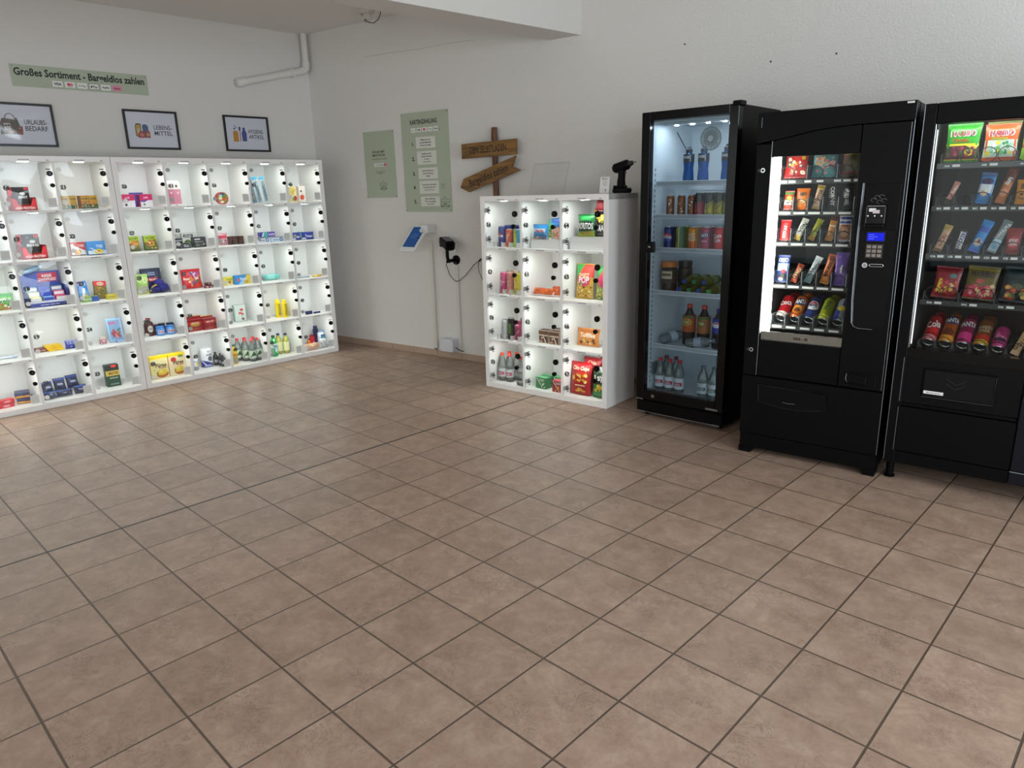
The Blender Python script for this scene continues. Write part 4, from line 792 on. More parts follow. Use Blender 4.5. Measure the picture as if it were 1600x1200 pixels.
bag('crisps_bag', 'green and black tortilla crisps bag in front behind door 64', U3, .880, .072, y0 + .086, .140, .150, .05, '#127a34', [('r', 0, .25, 1, .7, '#1a2a1e'), ('p', [(0, .2), (1, .28), (1, .0), (0, .0)], '#8a9a2a'), ('n', .1, .03, .9, .22, ['#c9922a', '#a5741e'], 8, .09, 2), ('t', 'DORITOS', .5, .48, .26, '#f2f4ee', .92), ('p', [(.1, .75), (.9, .75), (.6, .92), (.4, .92)], '#2a9a4a')], rx=-4, seed=4)
bag('crisps_bag', 'black crisps bag with yellow top behind door 64', U3, .990, .110, y0 + .086, .125, .150, .05, '#1c1c1e', [('r', .2, .7, 1, .98, '#e0c41e'), ('n', .05, .5, .95, .9, ['#f0d83a', '#2a2a2a', '#c9a81a'], 8, .1, 5), ('t', 'MAX', .55, .38, .26, '#f6f6f4', .6), ('r', .1, .05, .9, .15, '#4a4a4a')], rx=-4, seed=6)
bag('crisps_bag', 'dark red bag lying on top of the crisps behind door 64', U3, .985, .13, y0 + .086 + .150, .16, .075, .06, '#8f2a34', [('n', .05, .1, .95, .9, ['#a53a42', '#7a1f2a'], 8, .12, 3)], rx=-20, ry=6, seed=8)
bag('crisps_bag', 'violet and yellow bag squeezed behind the crisps at door 64', U3, .925, .205, y0 + .086, .15, .185, .05, '#4a2a72', [('r', 0, .84, .4, 1, '#d0a82a'), ('r', .4, .8, 1, .95, '#5a3a8a')], rx=-6, seed=2)
for k, (a, d, rz_) in enumerate(((.448, .085, 3), (.540, .075, -2), (.634, .090, 4), (.540, .185, 0))): bag('waffle_pack', ['left front', 'middle front', 'right front', 'rear'][k] + ' orange packet lying flat behind door 61', U3, a, d, y1 + (0 if k < 3 else .004), .086, .052, .045, '#dd6212', [('n', .1, .3, .95, .98, ['#6a4a6a', '#8a5a5a', '#c24a1a'], 8, .11, k)], cat='packet', group='orange packets behind door 61', rx=-38, rz=rz_, seed=k)
pop = [('n', .02, .0, .98, .38, ['#f0d9a0', '#e0b04a', '#f6eed2', '#c9923a', '#7a1f3a'], 44, .06, 4), ('p', [(0, .98), (.5, .98), (0, .5)], '#3aa04a'), ('p', [(.5, .98), (1, .98), (1, .6), (.3, .75)], '#d8443a'), ('e', .5, .56, .38, .2, '#d83a6a'), ('t', 'SWEET', .52, .68, .1, '#f6e6a0', .6), ('t', 'POP', .52, .54, .17, '#fdf6ee', .6), ('n', .1, .36, .9, .5, ['#4aa84a', '#e8c23a', '#d8446a', '#6a3a8a'], 14, .06, 8)]
bag('popcorn_bag', 'colourful sweet popcorn bag in front behind door 65', U3, .838, .115, y1, .150, .245, .05, '#c9a22a', pop, rx=-5, seed=3)
bag('popcorn_bag', 'second colourful popcorn bag at the right behind door 65', U3, .995, .125, y1, .135, .235, .05, '#8aa83a', [(q if q[0] != 'n' else q[:-1] + (21,)) for q in pop if q[0] != 't'], rx=-5, seed=5)
cho = [('r', .05, .05, .95, .55, '#5c3a2c'), ('n', .05, .05, .95, .55, ['#e6d2b0', '#8a5a3a', '#3a231a', '#c9a27a'], 12, .12, 3), ('p', [(.2, .95), (.3, .95), (.8, .02), (.7, .02)], '#efe6dc'), ('r', 0, .68, 1, .95, '#6a4634')]
for k, (a, d) in enumerate(((.512, .085), (.612, .080), (.560, .165), (.655, .160))): carton('choco_drink_carton', ['front left', 'front right', 'rear left', 'rear right'][k] + ' brown and white drink carton with a straw behind door 62', U3, a, d, y2, .088, .06, .098, '#d9c9b8', cho, side='#b59a86', top='#4a2e22', group='choco cartons behind door 62')
bag('toffee_box_bag', 'orange toffee pouch behind door 66', U3, .850, .150, y2, .190, .128, .04, '#d98a3c', [('r', 0, .76, 1, .98, '#b96a2a'), ('t', 'Toffifee', .52, .62, .24, '#fbf2e4', .85), ('n', .15, .08, .9, .42, ['#7a4a22', '#e8c690', '#5a3216', '#c9954e'], 14, .08, 2)], cat='pouch', rx=-8, seed=7, crimp=.04)
for k, (a, d, c, sx) in enumerate(((.495, .066, '#3f8a5a', 0), (.490, .145, '#4a9464', 0), (.602, .145, '#3a8052', 0), (.655, .050, '#b23440', 1), (.664, .235, '#a82c3a', 1))):
    carton('juice_box', ['front left green', 'rear left green', 'rear middle green', 'front red', 'rear red'][k] + ' juice box with a straw lying behind door 63', U3, a, d, y3, .10 if not sx else .085, .06, .085, c, [('p', [(.05, .95), (.14, .95), (.75, .05), (.66, .05)], '#e6efe6'), ('n', .3, .05, .98, .6, ['#8fc28a', '#e2eed6', '#2a6a3a'] if not sx else ['#d86a6a', '#e8c24a', '#7a1a26'], 12, .1, k), ('t', 'DURST', .6, .78, .2, '#eef4ea', .5)], top='#5aa874' if not sx else '#c24a54', rz=(-5, 3, 0, 3, -3)[k])
chio = [('r', 0, .78, 1, .92, '#d8323a'), ('r', .08, .74, .92, .9, '#c41e2a'), ('t', 'Chio Chips', .52, .82, .11, '#f8e8c8', .8), ('n', .12, .34, .9, .7, ['#f0c23a', '#e0962a', '#f6dc7a', '#c9541e'], 24, .085, 6), ('e', .55, .66, .2, .06, '#d8301e'), ('n', .3, .06, .85, .24, ['#f0c23a', '#e8a83a'], 9, .07, 3), ('r', .3, .27, .8, .31, '#f0d9b0')]
bag('crisps_bag', 'big red crisps bag in front behind door 67', U3, .836, .062, y3, .178, .240, .06, '#b3141c', chio, rx=-7, seed=9)
bag('crisps_bag', 'green and black crisps bag in front right behind door 67', U3, 1.007, .066, y3, .138, .225, .06, '#1f7a36', [('r', 0, .45, 1, 1, '#17201a'), ('t', 'Lays', .5, .68, .2, '#f2f4ee', .7, 18), ('n', .2, .12, .85, .48, ['#e8c23a', '#d9a82a', '#f2dc7a'], 10, .11, 2)], rx=-6, seed=10)
for k, (a, d) in enumerate(((.880, .150), (.975, .220))): bag('crisps_bag', ('left' if k == 0 else 'right') + ' red crisps bag in the rear row behind door 67', U3, a, d, y3, .165, .262, .06, '#9c1822', [('r', 0, .8, 1, .92, '#c42a30'), ('t', 'Chio', .5, .86, .1, '#f4dcc0', .5)], group='rear crisps bags behind door 67', rx=-6, seed=11 + k)

# ------------------------------------------------------------------ glass-door drinks fridge
FW, FH = 0.625, 1.94
fr = thing('display_fridge', 'tall black glass-door drinks fridge between white lockers and vending machine', 'fridge', FR.at(0, 0, 0), FR.ang)
b = MB(); y0_, y1_ = .056, .60
b.box(0, .045, y0_, y1_, .03, FH, BLACK, .003); b.box(FW - .045, FW, y0_, y1_, .03, FH, BLACK, .003)
b.box(.045, FW - .045, y0_, y1_, FH - .05, FH, BLACK); b.box(.045, FW - .045, y1_ - .03, y1_, .03, FH - .05, BLACK); b.box(.045, FW - .045, y0_, y1_, .03, .155, BLACK)
put('body', b, fr)
FL = M('#e2eaee', .45)
b = MB(); b.box(.046, .052, .058, y1_ - .032, .156, FH - .051, FL); b.box(FW - .052, FW - .046, .058, y1_ - .032, .156, FH - .051, FL); b.box(.046, FW - .046, y1_ - .04, y1_ - .032, .156, FH - .051, FL)
b.box(.046, FW - .046, .058, y1_ - .032, FH - .058, FH - .051, FL); b.box(.046, FW - .046, .058, y1_ - .032, .156, .166, FL)
for k in range(44):                                   # slotted shelf rails on both sides
    for x in (.0525, FW - .0535): b.box(x - .0006, x + .0008, .085, .093, .22 + k * .032, .236 + k * .032, M('#4b555b'))
b.box(.30, .306, y1_ - .0405, y1_ - .04, .2, FH - .2, M('#b2bdc4')); put('inner_liner', b, fr)
b = MB(); b.box(.10, FW - .10, .12, .19, FH - .075, FH - .058, M('#c9d3d8', .4), .003)
put('lamp_housing', b, fr)
for k in range(4): b = MB(); b.cyl_y(0, 0, .011, -.003, 0, LEDF, 12); o = put('lamp', b, fr, (.155 + k * .105, .155, FH - .0755), (-PI / 2 * -1, 0, 0))
b = MB(); b.box(-.003, .003, 0, .006, 0, 1.62, emis('added_edge_led', '#e6f2ff', 5.5)); put('added_lamp_strip', b, fr, (FW - .0575, .0605, .21))  # unseen strip behind the frame, added to brighten the left liner and lower shelves
b = MB()
for k in range(30):
    t_ = 2 * PI * k / 30; b.tube([(.02 * math.cos(t_), 0, .02 * math.sin(t_)), (.072 * math.cos(t_), 0, .072 * math.sin(t_))], .0024, M('#9a9d94', .4), 4)
for r_ in (.02, .045, .072): b.tube([(r_ * math.cos(2 * PI * k / 24), 0, r_ * math.sin(2 * PI * k / 24)) for k in range(25)], .003, M('#a2a59b', .4), 5, caps=False)
b.cyl_y(0, 0, .018, -.004, .004, M('#b5b8ac', .4)); put('fan_grille', b, fr, (.190, y1_ - .052, 1.800))
b = MB(); b.tube([(.080, .30, 1.835), (.100, .36, 1.755), (.125, .43, 1.67)], .003, M('#2e3336'), 6); put('sensor_cable', b, fr)
for k, z in enumerate((1.508, 1.306, 1.100, .826, .470)):
    b = MB(); WIRE = M('#dfe5ea', .35)
    x0, x1 = .062, FW - .062
    b.box(x0, x1, .088, .0895, z, z + .022, clear('price_rail_%d' % k, '#d0d9e0', .8, .1, body='#dde4ec', amount=.6))
    b.tube([(x0, .087, z + .023), (x1, .087, z + .023)], .0028, WIRE, 6); b.tube([(x0, .087, z - .002), (x1, .087, z - .002)], .0034, WIRE, 6)
    b.tube([(x0, .087, z + .023), (x0, .087, z - .002), (x0, .52, z - .002)], .003, WIRE, 6); b.tube([(x1, .087, z + .023), (x1, .087, z - .002), (x1, .52, z - .002)], .003, WIRE, 6)
    b.tube([(x0, .52, z - .002), (x1, .52, z - .002)], .003, WIRE, 6)
    for q in range(26): xx = x0 + (x1 - x0) * (q + .5) / 26; b.tube([(xx, .087, z - .001), (xx, .52, z - .001)], .0014, WIRE, 4, caps=False)
    put('shelf', b, fr)
d = MB(); D0, D1 = 0, .050
d.box(0, .058, D0, D1, .121, FH, GLOSSBLK, .003); d.box(FW - .056, FW, D0, D1, .121, FH, GLOSSBLK, .003); d.box(.058, FW - .056, D0, D1, FH - .05, FH, GLOSSBLK, .002); d.box(.058, FW - .056, D0, D1, .121, .19, GLOSSBLK, .002)
door = put('door', d, fr)
b = MB(); b.box(.058, FW - .056, .012, .016, .19, FH - .05, FGLASS); put('door_glass', b, door)
b = MB(); b.cyl_y(.13, .153, .011, -.004, .0, CHROME, 16); b.cyl_y(.13, .153, .005, -.006, -.003, BLACK, 10); put('lock', b, door)
b = MB(); b.box(.55 - .04, .55 + .042, -.003, 0, .131, .143, STEEL); b.box(.003, .055, -.002, 0, .118, .126, STEEL); put('hinge_plate', b, door)
b = MB(); b.box(.052, .121, -.024, -.001, 1.100, 1.166, BLACK, .005); b.box(.06, .113, -.0248, -.024, 1.108, 1.158, GLOSSBLK); b.text('Tap', .088, 1.136, .008, M('#d8dadc'), -.0254); put('card_reader', b, fr)
b = MB(); b.box(.585, .64, -.004, .06, FH - .012, FH + .016, BLACK, .004); put('hinge_cover', b, fr)
b = MB(); b.box(.004, FW - .004, .004, .055, .034, .116, BLACK, .006); b.box(.02, FW - .02, .002, .0045, .032, .037, STEEL); b.box(.02, .07, .0, .004, .03, .040, STEEL); b.box(FW - .07, FW - .02, .0, .004, .03, .040, STEEL); put('kick_panel', b, fr)
for x in (.05, FW - .05):
    for y in (.08, .56): b = MB(); b.lathe([(.02, .0008), (.022, .012), (.015, .03)], BLACK, 14, x, y); put('foot', b, fr)

blue = clear('blue_sport_drink', '#2a78c8', 1.0, .05, body='#1f68b8', amount=.7); gcap = M('#33393f', .4)
for k, (a, d_) in enumerate(((.222, .20), (.322, .20), (.476, .20))):
    bottle('sport_drink', ['left', 'middle', 'right'][k] + ' blue sports drink bottle on the top fridge shelf', FR, a, d_ - .034, 1.509, .034, .228, blue, '#343a40', '#2c3238', [('t', 'POWER', .5, .6, .3, '#d9dee2', .42), ('r', .72, .1, .78, .9, '#aab4bc')], group='sports drinks on the top fridge shelf', shape='sport', lz=(.58, .80), capmat=gcap)
def fcan(a, d_, z, r, h, col, art, lab, grp=None): return can('drink_can', lab, FR, a, d_, z + .003, r, h, col, art, group=grp)
cof = [('n', .15, .2, .85, .9, ['#d8b48a', '#f0e6d6', '#6a3a22'], 12, .09, 3), ('r', .2, .04, .8, .14, '#c98a5a')]
for k, (a, d_) in enumerate(((.145, .10), (.222, .10), (.285, .115))): fcan(a, d_, 1.307, .0255, .136, '#8a5230', [(q if q[0] != 'n' else q[:-1] + (k,)) for q in cof], ['left', 'middle', 'right'][k] + ' brown iced coffee cup on the second fridge shelf', 'coffee cups on the second fridge shelf')
for k, (a, c, c2, n_) in enumerate(((.343, '#2e3238', '#b52a3a', 'charcoal and red'), (.410, '#3c3f3a', '#c8b422', 'charcoal and yellow'), (.472, '#45483a', '#b5a626', 'olive and yellow'), (.530, '#4a4d50', '#8a9a3a', 'grey and green'))):
    fcan(a, .10, 1.307, .0285, .150, c, [('p', [(0, 0), (1, 0), (1, .72), (0, .42)], c2), ('r', .3, .2, .34, .6, '#e6dfd6')], n_ + ' slanted-label can on the second fridge shelf')
    fcan(a + .004, .175, 1.307, .0285, .150, c, [('p', [(0, 0), (1, 0), (1, .72), (0, .42)], c2)], 'second ' + n_ + ' can further back on the second fridge shelf')
cans3 = [(.138, '#1d2468', [('e', .5, .55, .34, .17, '#e8eaf0'), ('p', [(.2, .6), (.3, .7), (.5, .73), (.7, .7), (.8, .6)], '#cf2a34'), ('p', [(.2, .5), (.3, .4), (.5, .37), (.7, .4), (.8, .5)], '#23389c'), ('t', 'pepsi', .5, .55, .07, '#1c2450', .5)], 'dark blue cola can'),
         (.224, '#a8a83a', [('r', .55, 0, 1, 1, '#5a7a5a'), ('t', 'SPEZI', .35, .5, .14, '#2c4a2e', 1, 90), ('r', .5, 0, .54, 1, '#d8d8a0')], 'yellow-green lemonade can'),
         (.310, '#d9902a', [('r', 0, 0, 1, .4, '#cc4a24'), ('t', 'FRITZ', .5, .66, .14, '#f0e4d0', .5), ('t', 'MISCH', .5, .5, .14, '#f0e4d0', .5)], 'orange and red mixed soda can'),
         (.397, '#a42c52', [('p', [(.2, .7), (.8, .8), (.8, .6), (.2, .52)], '#2a3466'), ('t', 'FANTA', .5, .67, .13, '#e8eaf2', .5, 6), ('r', .3, .4, .7, .46, '#d8a0b4')], 'raspberry pink soda can'),
         (.482, '#c4202a', [('t', 'Coca', .5, .66, .16, '#f2e6e2', .5, 12), ('t', 'Cola', .5, .48, .14, '#f2e6e2', .4, 12)], 'bright red cola can')]
for a, c, ar, n_ in cans3:
    fcan(a, .10, 1.101, .0325, .150, c, ar, n_ + ' in front on the third fridge shelf'); fcan(a, .18, 1.101, .0325, .150, c, [], n_ + ' in the row behind on the third fridge shelf')
bottle('ice_tea_bottle', 'squat dark jar bottle with an orange lid on the fourth fridge shelf', FR, .128, .12, .829, .052, .200, M('#3c2a22', .25), '#d0782a', '#4a382c', [('r', .28, .35, .78, .9, '#cfc0a0'), ('r', .32, .55, .74, .75, '#7a5a3a')], shape='jar', lz=(.3, .74))
bottle('ice_tea_bottle', 'second squat jar bottle behind the orange-lidded one in the fridge', FR, .17, .26, .829, .048, .195, M('#3a2a24', .25), '#4a3a30', '#4a382c', shape='jar', lz=(.3, .74))
yel = clear('yellow_soda', '#a8a022', 1.0, .06, body='#6e6c1a', amount=.75)
for k in range(7):
    r_ = .030; row = 0 if k < 4 else 1
    a = .232 + (k if row == 0 else k - 4 + .5) * .068
    bottle('lemonade_bottle', ['first', 'second', 'third', 'fourth'][k if row == 0 else k - 4] + (' lower' if row == 0 else ' upper') + ' yellow-green bottle lying cap-out on the fourth fridge shelf', FR, a, .31 - r_, .830 + row * .054, r_, .20, yel, ['#2a4a9a', '#3a8a4a', '#2a4a9a', '#4aa04a'][k % 4], '#7a8a2a', group='lying lemonade bottles in the fridge', rx=90, lz=(.25, .55))
for k, (a, c1, c2) in enumerate(((.247, '#b8541c', '#d9982a'), (.352, '#a8662a', '#8a5a2a'))):
    bottle('ice_tea_bottle', ('left' if k == 0 else 'right') + ' dark bottle with an orange cap on the fifth fridge shelf', FR, a, .205, .473, .043, .275, M('#2a1d18', .2), '#cc4a2a', c1, [('e', .5, .6, .3, .22, c2), ('e', .5, .6, .18, .14, '#5a7a2a'), ('r', .1, .86, .9, .98, '#3a6a2e'), ('t', 'TEE', .5, .6, .14, '#f0dca0', .3)], lz=(.34, .74))
bottle('cola_bottle', 'blue-label cola bottle at the right of the fifth fridge shelf', FR, .458, .20, .473, .040, .262, M('#1e1a22', .2), '#28307a', '#2b3a9c', [('e', .5, .6, .26, .2, '#dfe3ee'), ('p', [(.28, .66), (.4, .76), (.6, .76), (.72, .66)], '#cf3440')], lz=(.40, .76))
bottle('water_bottle', 'clear water bottle lying at the left of the fifth fridge shelf', FR, .105, .098, .474, .036, .20, PET, '#9aa4ac', '#b9c6d4', rx=-80, rz=-30, lz=(.3, .55))
bottle('water_bottle', 'clear water bottle lying in front of the cola bottle in the fridge', FR, .290, .098, .474, .034, .19, PET, '#6a7480', '#a9b4c4', rx=-80, rz=-78, lz=(.3, .55))
for k, a in enumerate((.102, .174, .246)): bottle('water_bottle', ['left', 'middle', 'right'][k] + ' red-capped water bottle at the bottom of the fridge', FR, a, .105, .168, .034, .218, PET, '#cf2a34', '#e2e8ec', [('r', .2, .3, .85, .62, '#c22a52'), ('t', 'Stille', .52, .46, .2, '#f4e6ec', .4)], group='red-capped bottles at the fridge bottom', lz=(.12, .46))
for k, a in enumerate((.417, .492)): bottle('water_bottle', ('left' if k == 0 else 'right') + ' water bottle with a dark green badge at the bottom of the fridge', FR, a, .105, .168, .035, .205, PET, '#5a656a', '#c9d2d6', [('r', .2, .3, .8, .6, '#35523a'), ('t', 'WALD', .5, .46, .2, '#dfe8dc', .4)], group='green-badge bottles at the fridge bottom', lz=(.12, .46))
for k, a in enumerate((.102, .174)): bottle('water_bottle', ('left' if k == 0 else 'right') + ' water bottle in the second row at the bottom of the fridge', FR, a, .19, .168, .034, .218, PET, '#8a3a42', '#d8dee2', lz=(.12, .46))
b = MB(); b.box(-.006, .006, 0, .07, 0, .085, M('#6f787e', .4), .003); o = put('thermostat_box', b, fr, (.059, .10, .27))

# ------------------------------------------------------------------ spiral vending machines
def spiral(r, back, turns, w=.0019):
    """front loop, a rod along the lane, then the loops behind the goods"""
    b = MB(); N = 22; m = M('#3c4044', .3, .9)
    P_ = lambda k, y: (r * math.cos(2 * PI * k / 20 - PI / 2), y, r * math.sin(2 * PI * k / 20 - PI / 2))
    b.tube([P_(k, .012 * k / N) for k in range(N + 1)], w, m, 5); b.tube([(0, .012, -r), (0, back, -r)], w, m, 5)
    b.tube([P_(k, back + .05 * k / 20) for k in range(int(turns * 20) + 1)], w, m, 5)
    return b.mesh('spiral')
SP_S, SP_B, SP_C = spiral(.031, .16, 2), spiral(.0335, .16, 2), spiral(.0345, .36, 1)
DARK = M('#333637', .5); TAG = M('#e8e8e4', .5); TAGR = M('#d86a6a', .5)
vm = thing('vending_machine', 'black snack vending machine with a lit left edge beside the glass-door fridge', 'vending machine', V2.at(0, 0, 0), V2.ang)
w, h = .725, 1.854
b = MB()
b.box(0, .078, .082, .80, .112, 1.84, BLACK); b.box(.572, w, .082, .80, .112, 1.84, BLACK); b.box(.078, .572, .082, .80, 1.70, 1.84, BLACK); b.box(.078, .572, .77, .80, .112, 1.70, BLACK); b.box(.078, .572, .082, .80, .112, .60, BLACK)
b.box(w - .004, w + .002, .084, .80, .112, 1.85, PANEL); put('cabinet', b, vm)
b = MB(); b.box(.0785, .082, .083, .765, .602, 1.698, DARK); b.box(.568, .5715, .083, .765, .602, 1.698, DARK); b.box(.079, .571, .76, .768, .602, 1.698, DARK); b.box(.079, .571, .083, .765, .602, .606, DARK); b.box(.079, .571, .083, .765, 1.694, 1.698, DARK); put('inner_liner', b, vm)
d = MB()
d.box(0, .076, 0, .08, .462, 1.70, PANEL, .003)
d.prism([(0, 1.705), (.12, 1.722), (.29, 1.753), (.40, 1.763), (.495, 1.767), (w, 1.769), (w, h), (0, h)], -.006, .08, PANEL)
d.prism([(.080, 1.634), (.499, 1.634), (.499, 1.763), (.40, 1.759), (.29, 1.749), (.12, 1.718), (.080, 1.711)], .004, .08, PANEL)
d.box(.503, w - .002, 0, .08, .464, 1.765, PANEL, .003); d.box(.080, .499, .004, .08, .466, .668, PANEL)
d.box(0, w, -.004, .08, .118, .458, PANEL, .004)
d.tube([(.078, -.0005, 1.711), (.0745, -.0005, .467)], .0016, STEEL, 5)
d.tube([(w - .001, -.001, 1.84), (w - .001, -.001, .125)], .002, STEEL, 5); d.tube([(w - .012, -.003, 1.76), (w - .012, -.003, .47)], .0012, STEEL, 5)
d.box(w - .04, w - .01, -.0075, -.006, h - .012, h - .004, M('#d9dbdc', .3))
d.tube([(.02, -.0065, 1.83), (.02, -.0065, 1.78)], .001, STEEL, 4)
door = put('door', d, vm)
b = MB(); b.box(.080, .502, .012, .016, .668, 1.634, GLASS); put('window_glass', b, door)
b = MB(); b.box(.082, .116, .022, .05, .70, 1.632, TUBE); put('glow_strip', b, door)
b = MB(); b.box(.082, .500, .0165, .03, .668, .716, M('#b9b2aa', .22, .9)); b.text('ORX - 30', .292, .690, .013, M('#4a1c18', .4), .0160, .14, bold=.05); put('name_strip', b, door)
for z in (1.569, .610):
    b = MB(); b.cyl_y(.040, z, .012, -.006, 0, CHROME, 16); b.cyl_y(.040, z, .006, -.008, -.005, BLACK, 10); b.cyl_y(.022, z, .008, -.008, 0, M('#2b2d30', .4), 12); put('lock', b, door)
b = MB()
inset = [(.532, 1.492), (.528, 1.25), (.533, .92), (.540, .81), (.552, .788), (.575, .780), (.640, .780)]
b.prism([(.534, 1.49), (.530, 1.25), (.535, .92), (.542, .812), (.554, .790), (.577, .783), (.665, .783), (.690, .80), (.700, 1.0), (.703, 1.49)], -.0035, 0, M('#070809', .5, 0, .15))
b.tube([(x, -.004, z) for x, z in inset], .0022, STEEL, 6); b.tube([(x + .006, -.004, z) for x, z in inset[:4]], .0012, STEEL, 5)
b.box(.545, .70, -.006, -.003, 1.272, 1.488, BLACK, .002)
cp = put('control_panel', b, door)
b = MB(); b.box(.562, .648, -.030, -.006, 1.298, 1.385, GLOSSBLK, .004); b.box(.566, .645, -.0315, -.03, 1.383, 1.386, STEEL); b.box(.575, .605, -.0312, -.03, 1.358, 1.374, M('#e4e2e2')); b.box(.592, .622, -.0314, -.03, 1.350, 1.366, M('#cfc3c6'))
for q in range(3): b.cyl_y(.572 + q * .03, 1.338, .003, -.0312, -.03, emis('indicator_%d' % q, '#ffffff', 1.2), 8)
b.box(.560, .646, -.036, -.006, 1.284, 1.300, BLACK, .003); put('card_reader', b, cp)
b = MB()
for q, (x, z) in enumerate(((.585, 1.412), (.600, 1.425), (.620, 1.428), (.632, 1.41), (.612, 1.403))): b.tube([(x + .012 * math.cos(2 * PI * k / 8), -.0065, z + .008 * math.sin(2 * PI * k / 8)) for k in range(7)], .0008, M('#7a7d80'), 4)
put('contactless_symbol', b, cp)
b = MB(); b.box(.568, .656, -.006, -.003, 1.212, 1.263, GLOSSBLK); b.box(.574, .650, -.0065, -.006, 1.218, 1.257, emis('blue_display', '#2730e8', 0.95))
for q in range(3): b.box(.580, .605 + .015 * (q % 2), -.0068, -.0065, 1.246 - q * .010, 1.249 - q * .010, emis('display_text_%d' % q, '#6a78ff', 1.0))
put('display', b, cp)
b = MB(); b.box(.572, .650, -.005, -.003, 1.134, 1.203, M('#2c2723', .5))
for i in range(3):
    for j in range(3): b.box(.577 + i * .024, .595 + i * .024, -.008, -.005, 1.140 + j * .021, 1.155 + j * .021, M('#8a827c', .4, .4), .001)
put('keypad', b, cp)
b = MB(); b.cyl_y(.576, 1.099, .013, -.009, -.003, CHROME, 18); b.cyl_y(.576, 1.099, .007, -.0105, -.008, STEEL, 12); put('key_lock', b, cp)
b = MB(); b.tube([(.600, -.005, 1.105), (.655, -.005, 1.105), (.660, -.005, 1.099), (.655, -.005, 1.093), (.600, -.005, 1.093), (.595, -.005, 1.099), (.600, -.005, 1.105)], .0022, CHROME, 6); b.box(.602, .653, -.0045, -.0035, 1.096, 1.102, BLACK); put('coin_slot', b, cp)
b = MB(); b.box(.540, .684, -.006, -.0005, .484, .548, BLACK, .003); b.box(.545, .640, -.016, -.006, .492, .540, PANEL, .004); b.tube([(.545, -.014, .542), (.543, -.014, .515), (.552, -.014, .494)], .002, STEEL, 5); put('coin_return', b, door)
b = MB(); arc = [(.095, .415), (.458, .411), (.462, .325)] + [(.458 - .36 * k / 10, .322 - .024 * math.sin(PI * k / 10)) for k in range(1, 11)]
b.prism(arc, -.012, -.0045, M('#060708', .35, 0, .15)); b.tube([(x, -.012, z) for x, z in arc] + [(.095, -.012, .415)], .0022, M('#16181b', .3, 0, .3), 5); b.tube([(.235, -.0135, .334), (.265, -.0135, .331), (.30, -.0135, .334)], .0018, STEEL, 4); put('delivery_flap', b, door)
b = MB(); b.box(.004, w - .004, .006, .79, .034, .114, PANEL); put('plinth', b, vm)
for x0 in (0, .655):
    for y0b in (.004, .70): b = MB(); b.prism([(x0 + (.012 if x0 else 0), .0008), (x0 + .068, .0008), (x0 + (.070 if x0 else .080), .036), (x0, .036)], y0b, y0b + .08, PANEL); put('foot', b, vm)
TZ2 = [1.515, 1.354, 1.191, .963, .739]
def vtray(root, x0, x1, z, d0, lanes, tags, letters=None, div=DARK, hgt=.05, front=DARK):
    b = MB(); b.box(x0, x1, d0, .72, z - .004, z, DARK)
    b.box(x0, x1, d0 - .003, d0, z - .020, z + .004, front)
    for x in lanes: b.box(x - .0012, x + .0012, d0 + .004, .70, z, z + hgt, div)
    for x, wd, m in tags: b.box(x - wd / 2, x + wd / 2, d0 - .0045, d0 - .003, z - .013, z - .002, m)
    if letters:
        for x, s in letters: b.text(s, x, z - .008, .0085, M('#e9ebea'), d0 - .0036, bold=.04, sx=1.3)
    return put('tray', b, root)
SIL = M('#aab2b4', .3, .6)
L5 = [.095 + k * .0752 for k in range(7)]
for i, z in enumerate(TZ2):
    if i == 0: lanes = [.095, .230, .378, .525]; tg = [(x, .034, TAG) for x in (.115, .160, .240, .300, .385, .430, .48)]
    elif i == 4: lanes = [.100 + k * .0745 for k in range(7)]; tg = [(.137 + k * .0745, .05, TAG) for k in range(5)]
    else: lanes = L5; tg = [(.133 + k * .0752, .058, TAG) for k in range(5)] + ([(.117, .026, TAGR), (.192, .026, TAGR)] if i == 1 else [])
    vtray(vm, .084, .566, z, .112, lanes, tg, div=SIL, hgt=.075 if i != 4 else .06)
    if i == 0:
        for x in (.128, .196, .272, .338, .418, .49): put('spiral', SP_B, vm, (x, .120, z + .0355))
    else:
        for k in range(6): put('spiral', SP_C if i == 4 else SP_S, vm, (lanes[k] + .0375, .120, z + (.0365 if i == 4 else .033)))
def V2g(a, z, d=.135): return (V2, a, d, z)
gum = [('n', .05, .1, .95, .7, ['#e8e2dc', '#d8b82a', '#c23a3a', '#f0e6c2', '#7a5a4a'], 26, .1, 1)]
bag('gummy_bag', 'red and yellow gummy bag, leftmost in the top row, lit machine', V2, .160, .140, TZ2[0] + .006, .118, .165, .03, '#c8271f', [('r', 0, .68, 1, .72, '#f0d23a'), ('t', 'Nimm Gum', .5, .8, .1, '#f0c24a', .8)] + gum + [('r', 0, .0, 1, .12, '#b81e24')], rx=-10, seed=3)
bag('gummy_bag', 'turquoise gummy bag, middle of the top row, lit machine', V2, .303, .140, TZ2[0] + .006, .125, .165, .03, '#4f8f94', [('t', 'HARIBO', .55, .76, .11, '#6a2430', .75), ('n', .05, .05, .95, .68, ['#d8909a', '#e6c25a', '#c4707e', '#e8b0a8', '#8fb0a8'], 28, .11, 5), ('r', 0, .88, 1, .95, '#7fb4b4')], rx=-10, seed=4)
bag('gummy_bag', 'dark red and olive bag at the right of the top row, lit machine', V2, .446, .140, TZ2[0] + .006, .12, .165, .03, '#8f1c1e', [('r', 0, 0, 1, .66, '#5a4f2e'), ('r', 0, .66, 1, .7, '#c9a03a'), ('e', .4, .32, .24, .18, '#7a6a4a'), ('r', 0, 0, 1, .14, '#9a2a22'), ('t', 'Feuer', .55, .82, .1, '#c97a4a', .6)], rx=-10, seed=5)
r2, r3, r4, r5 = TZ2[1:]
LN = [x + .0375 for x in L5]
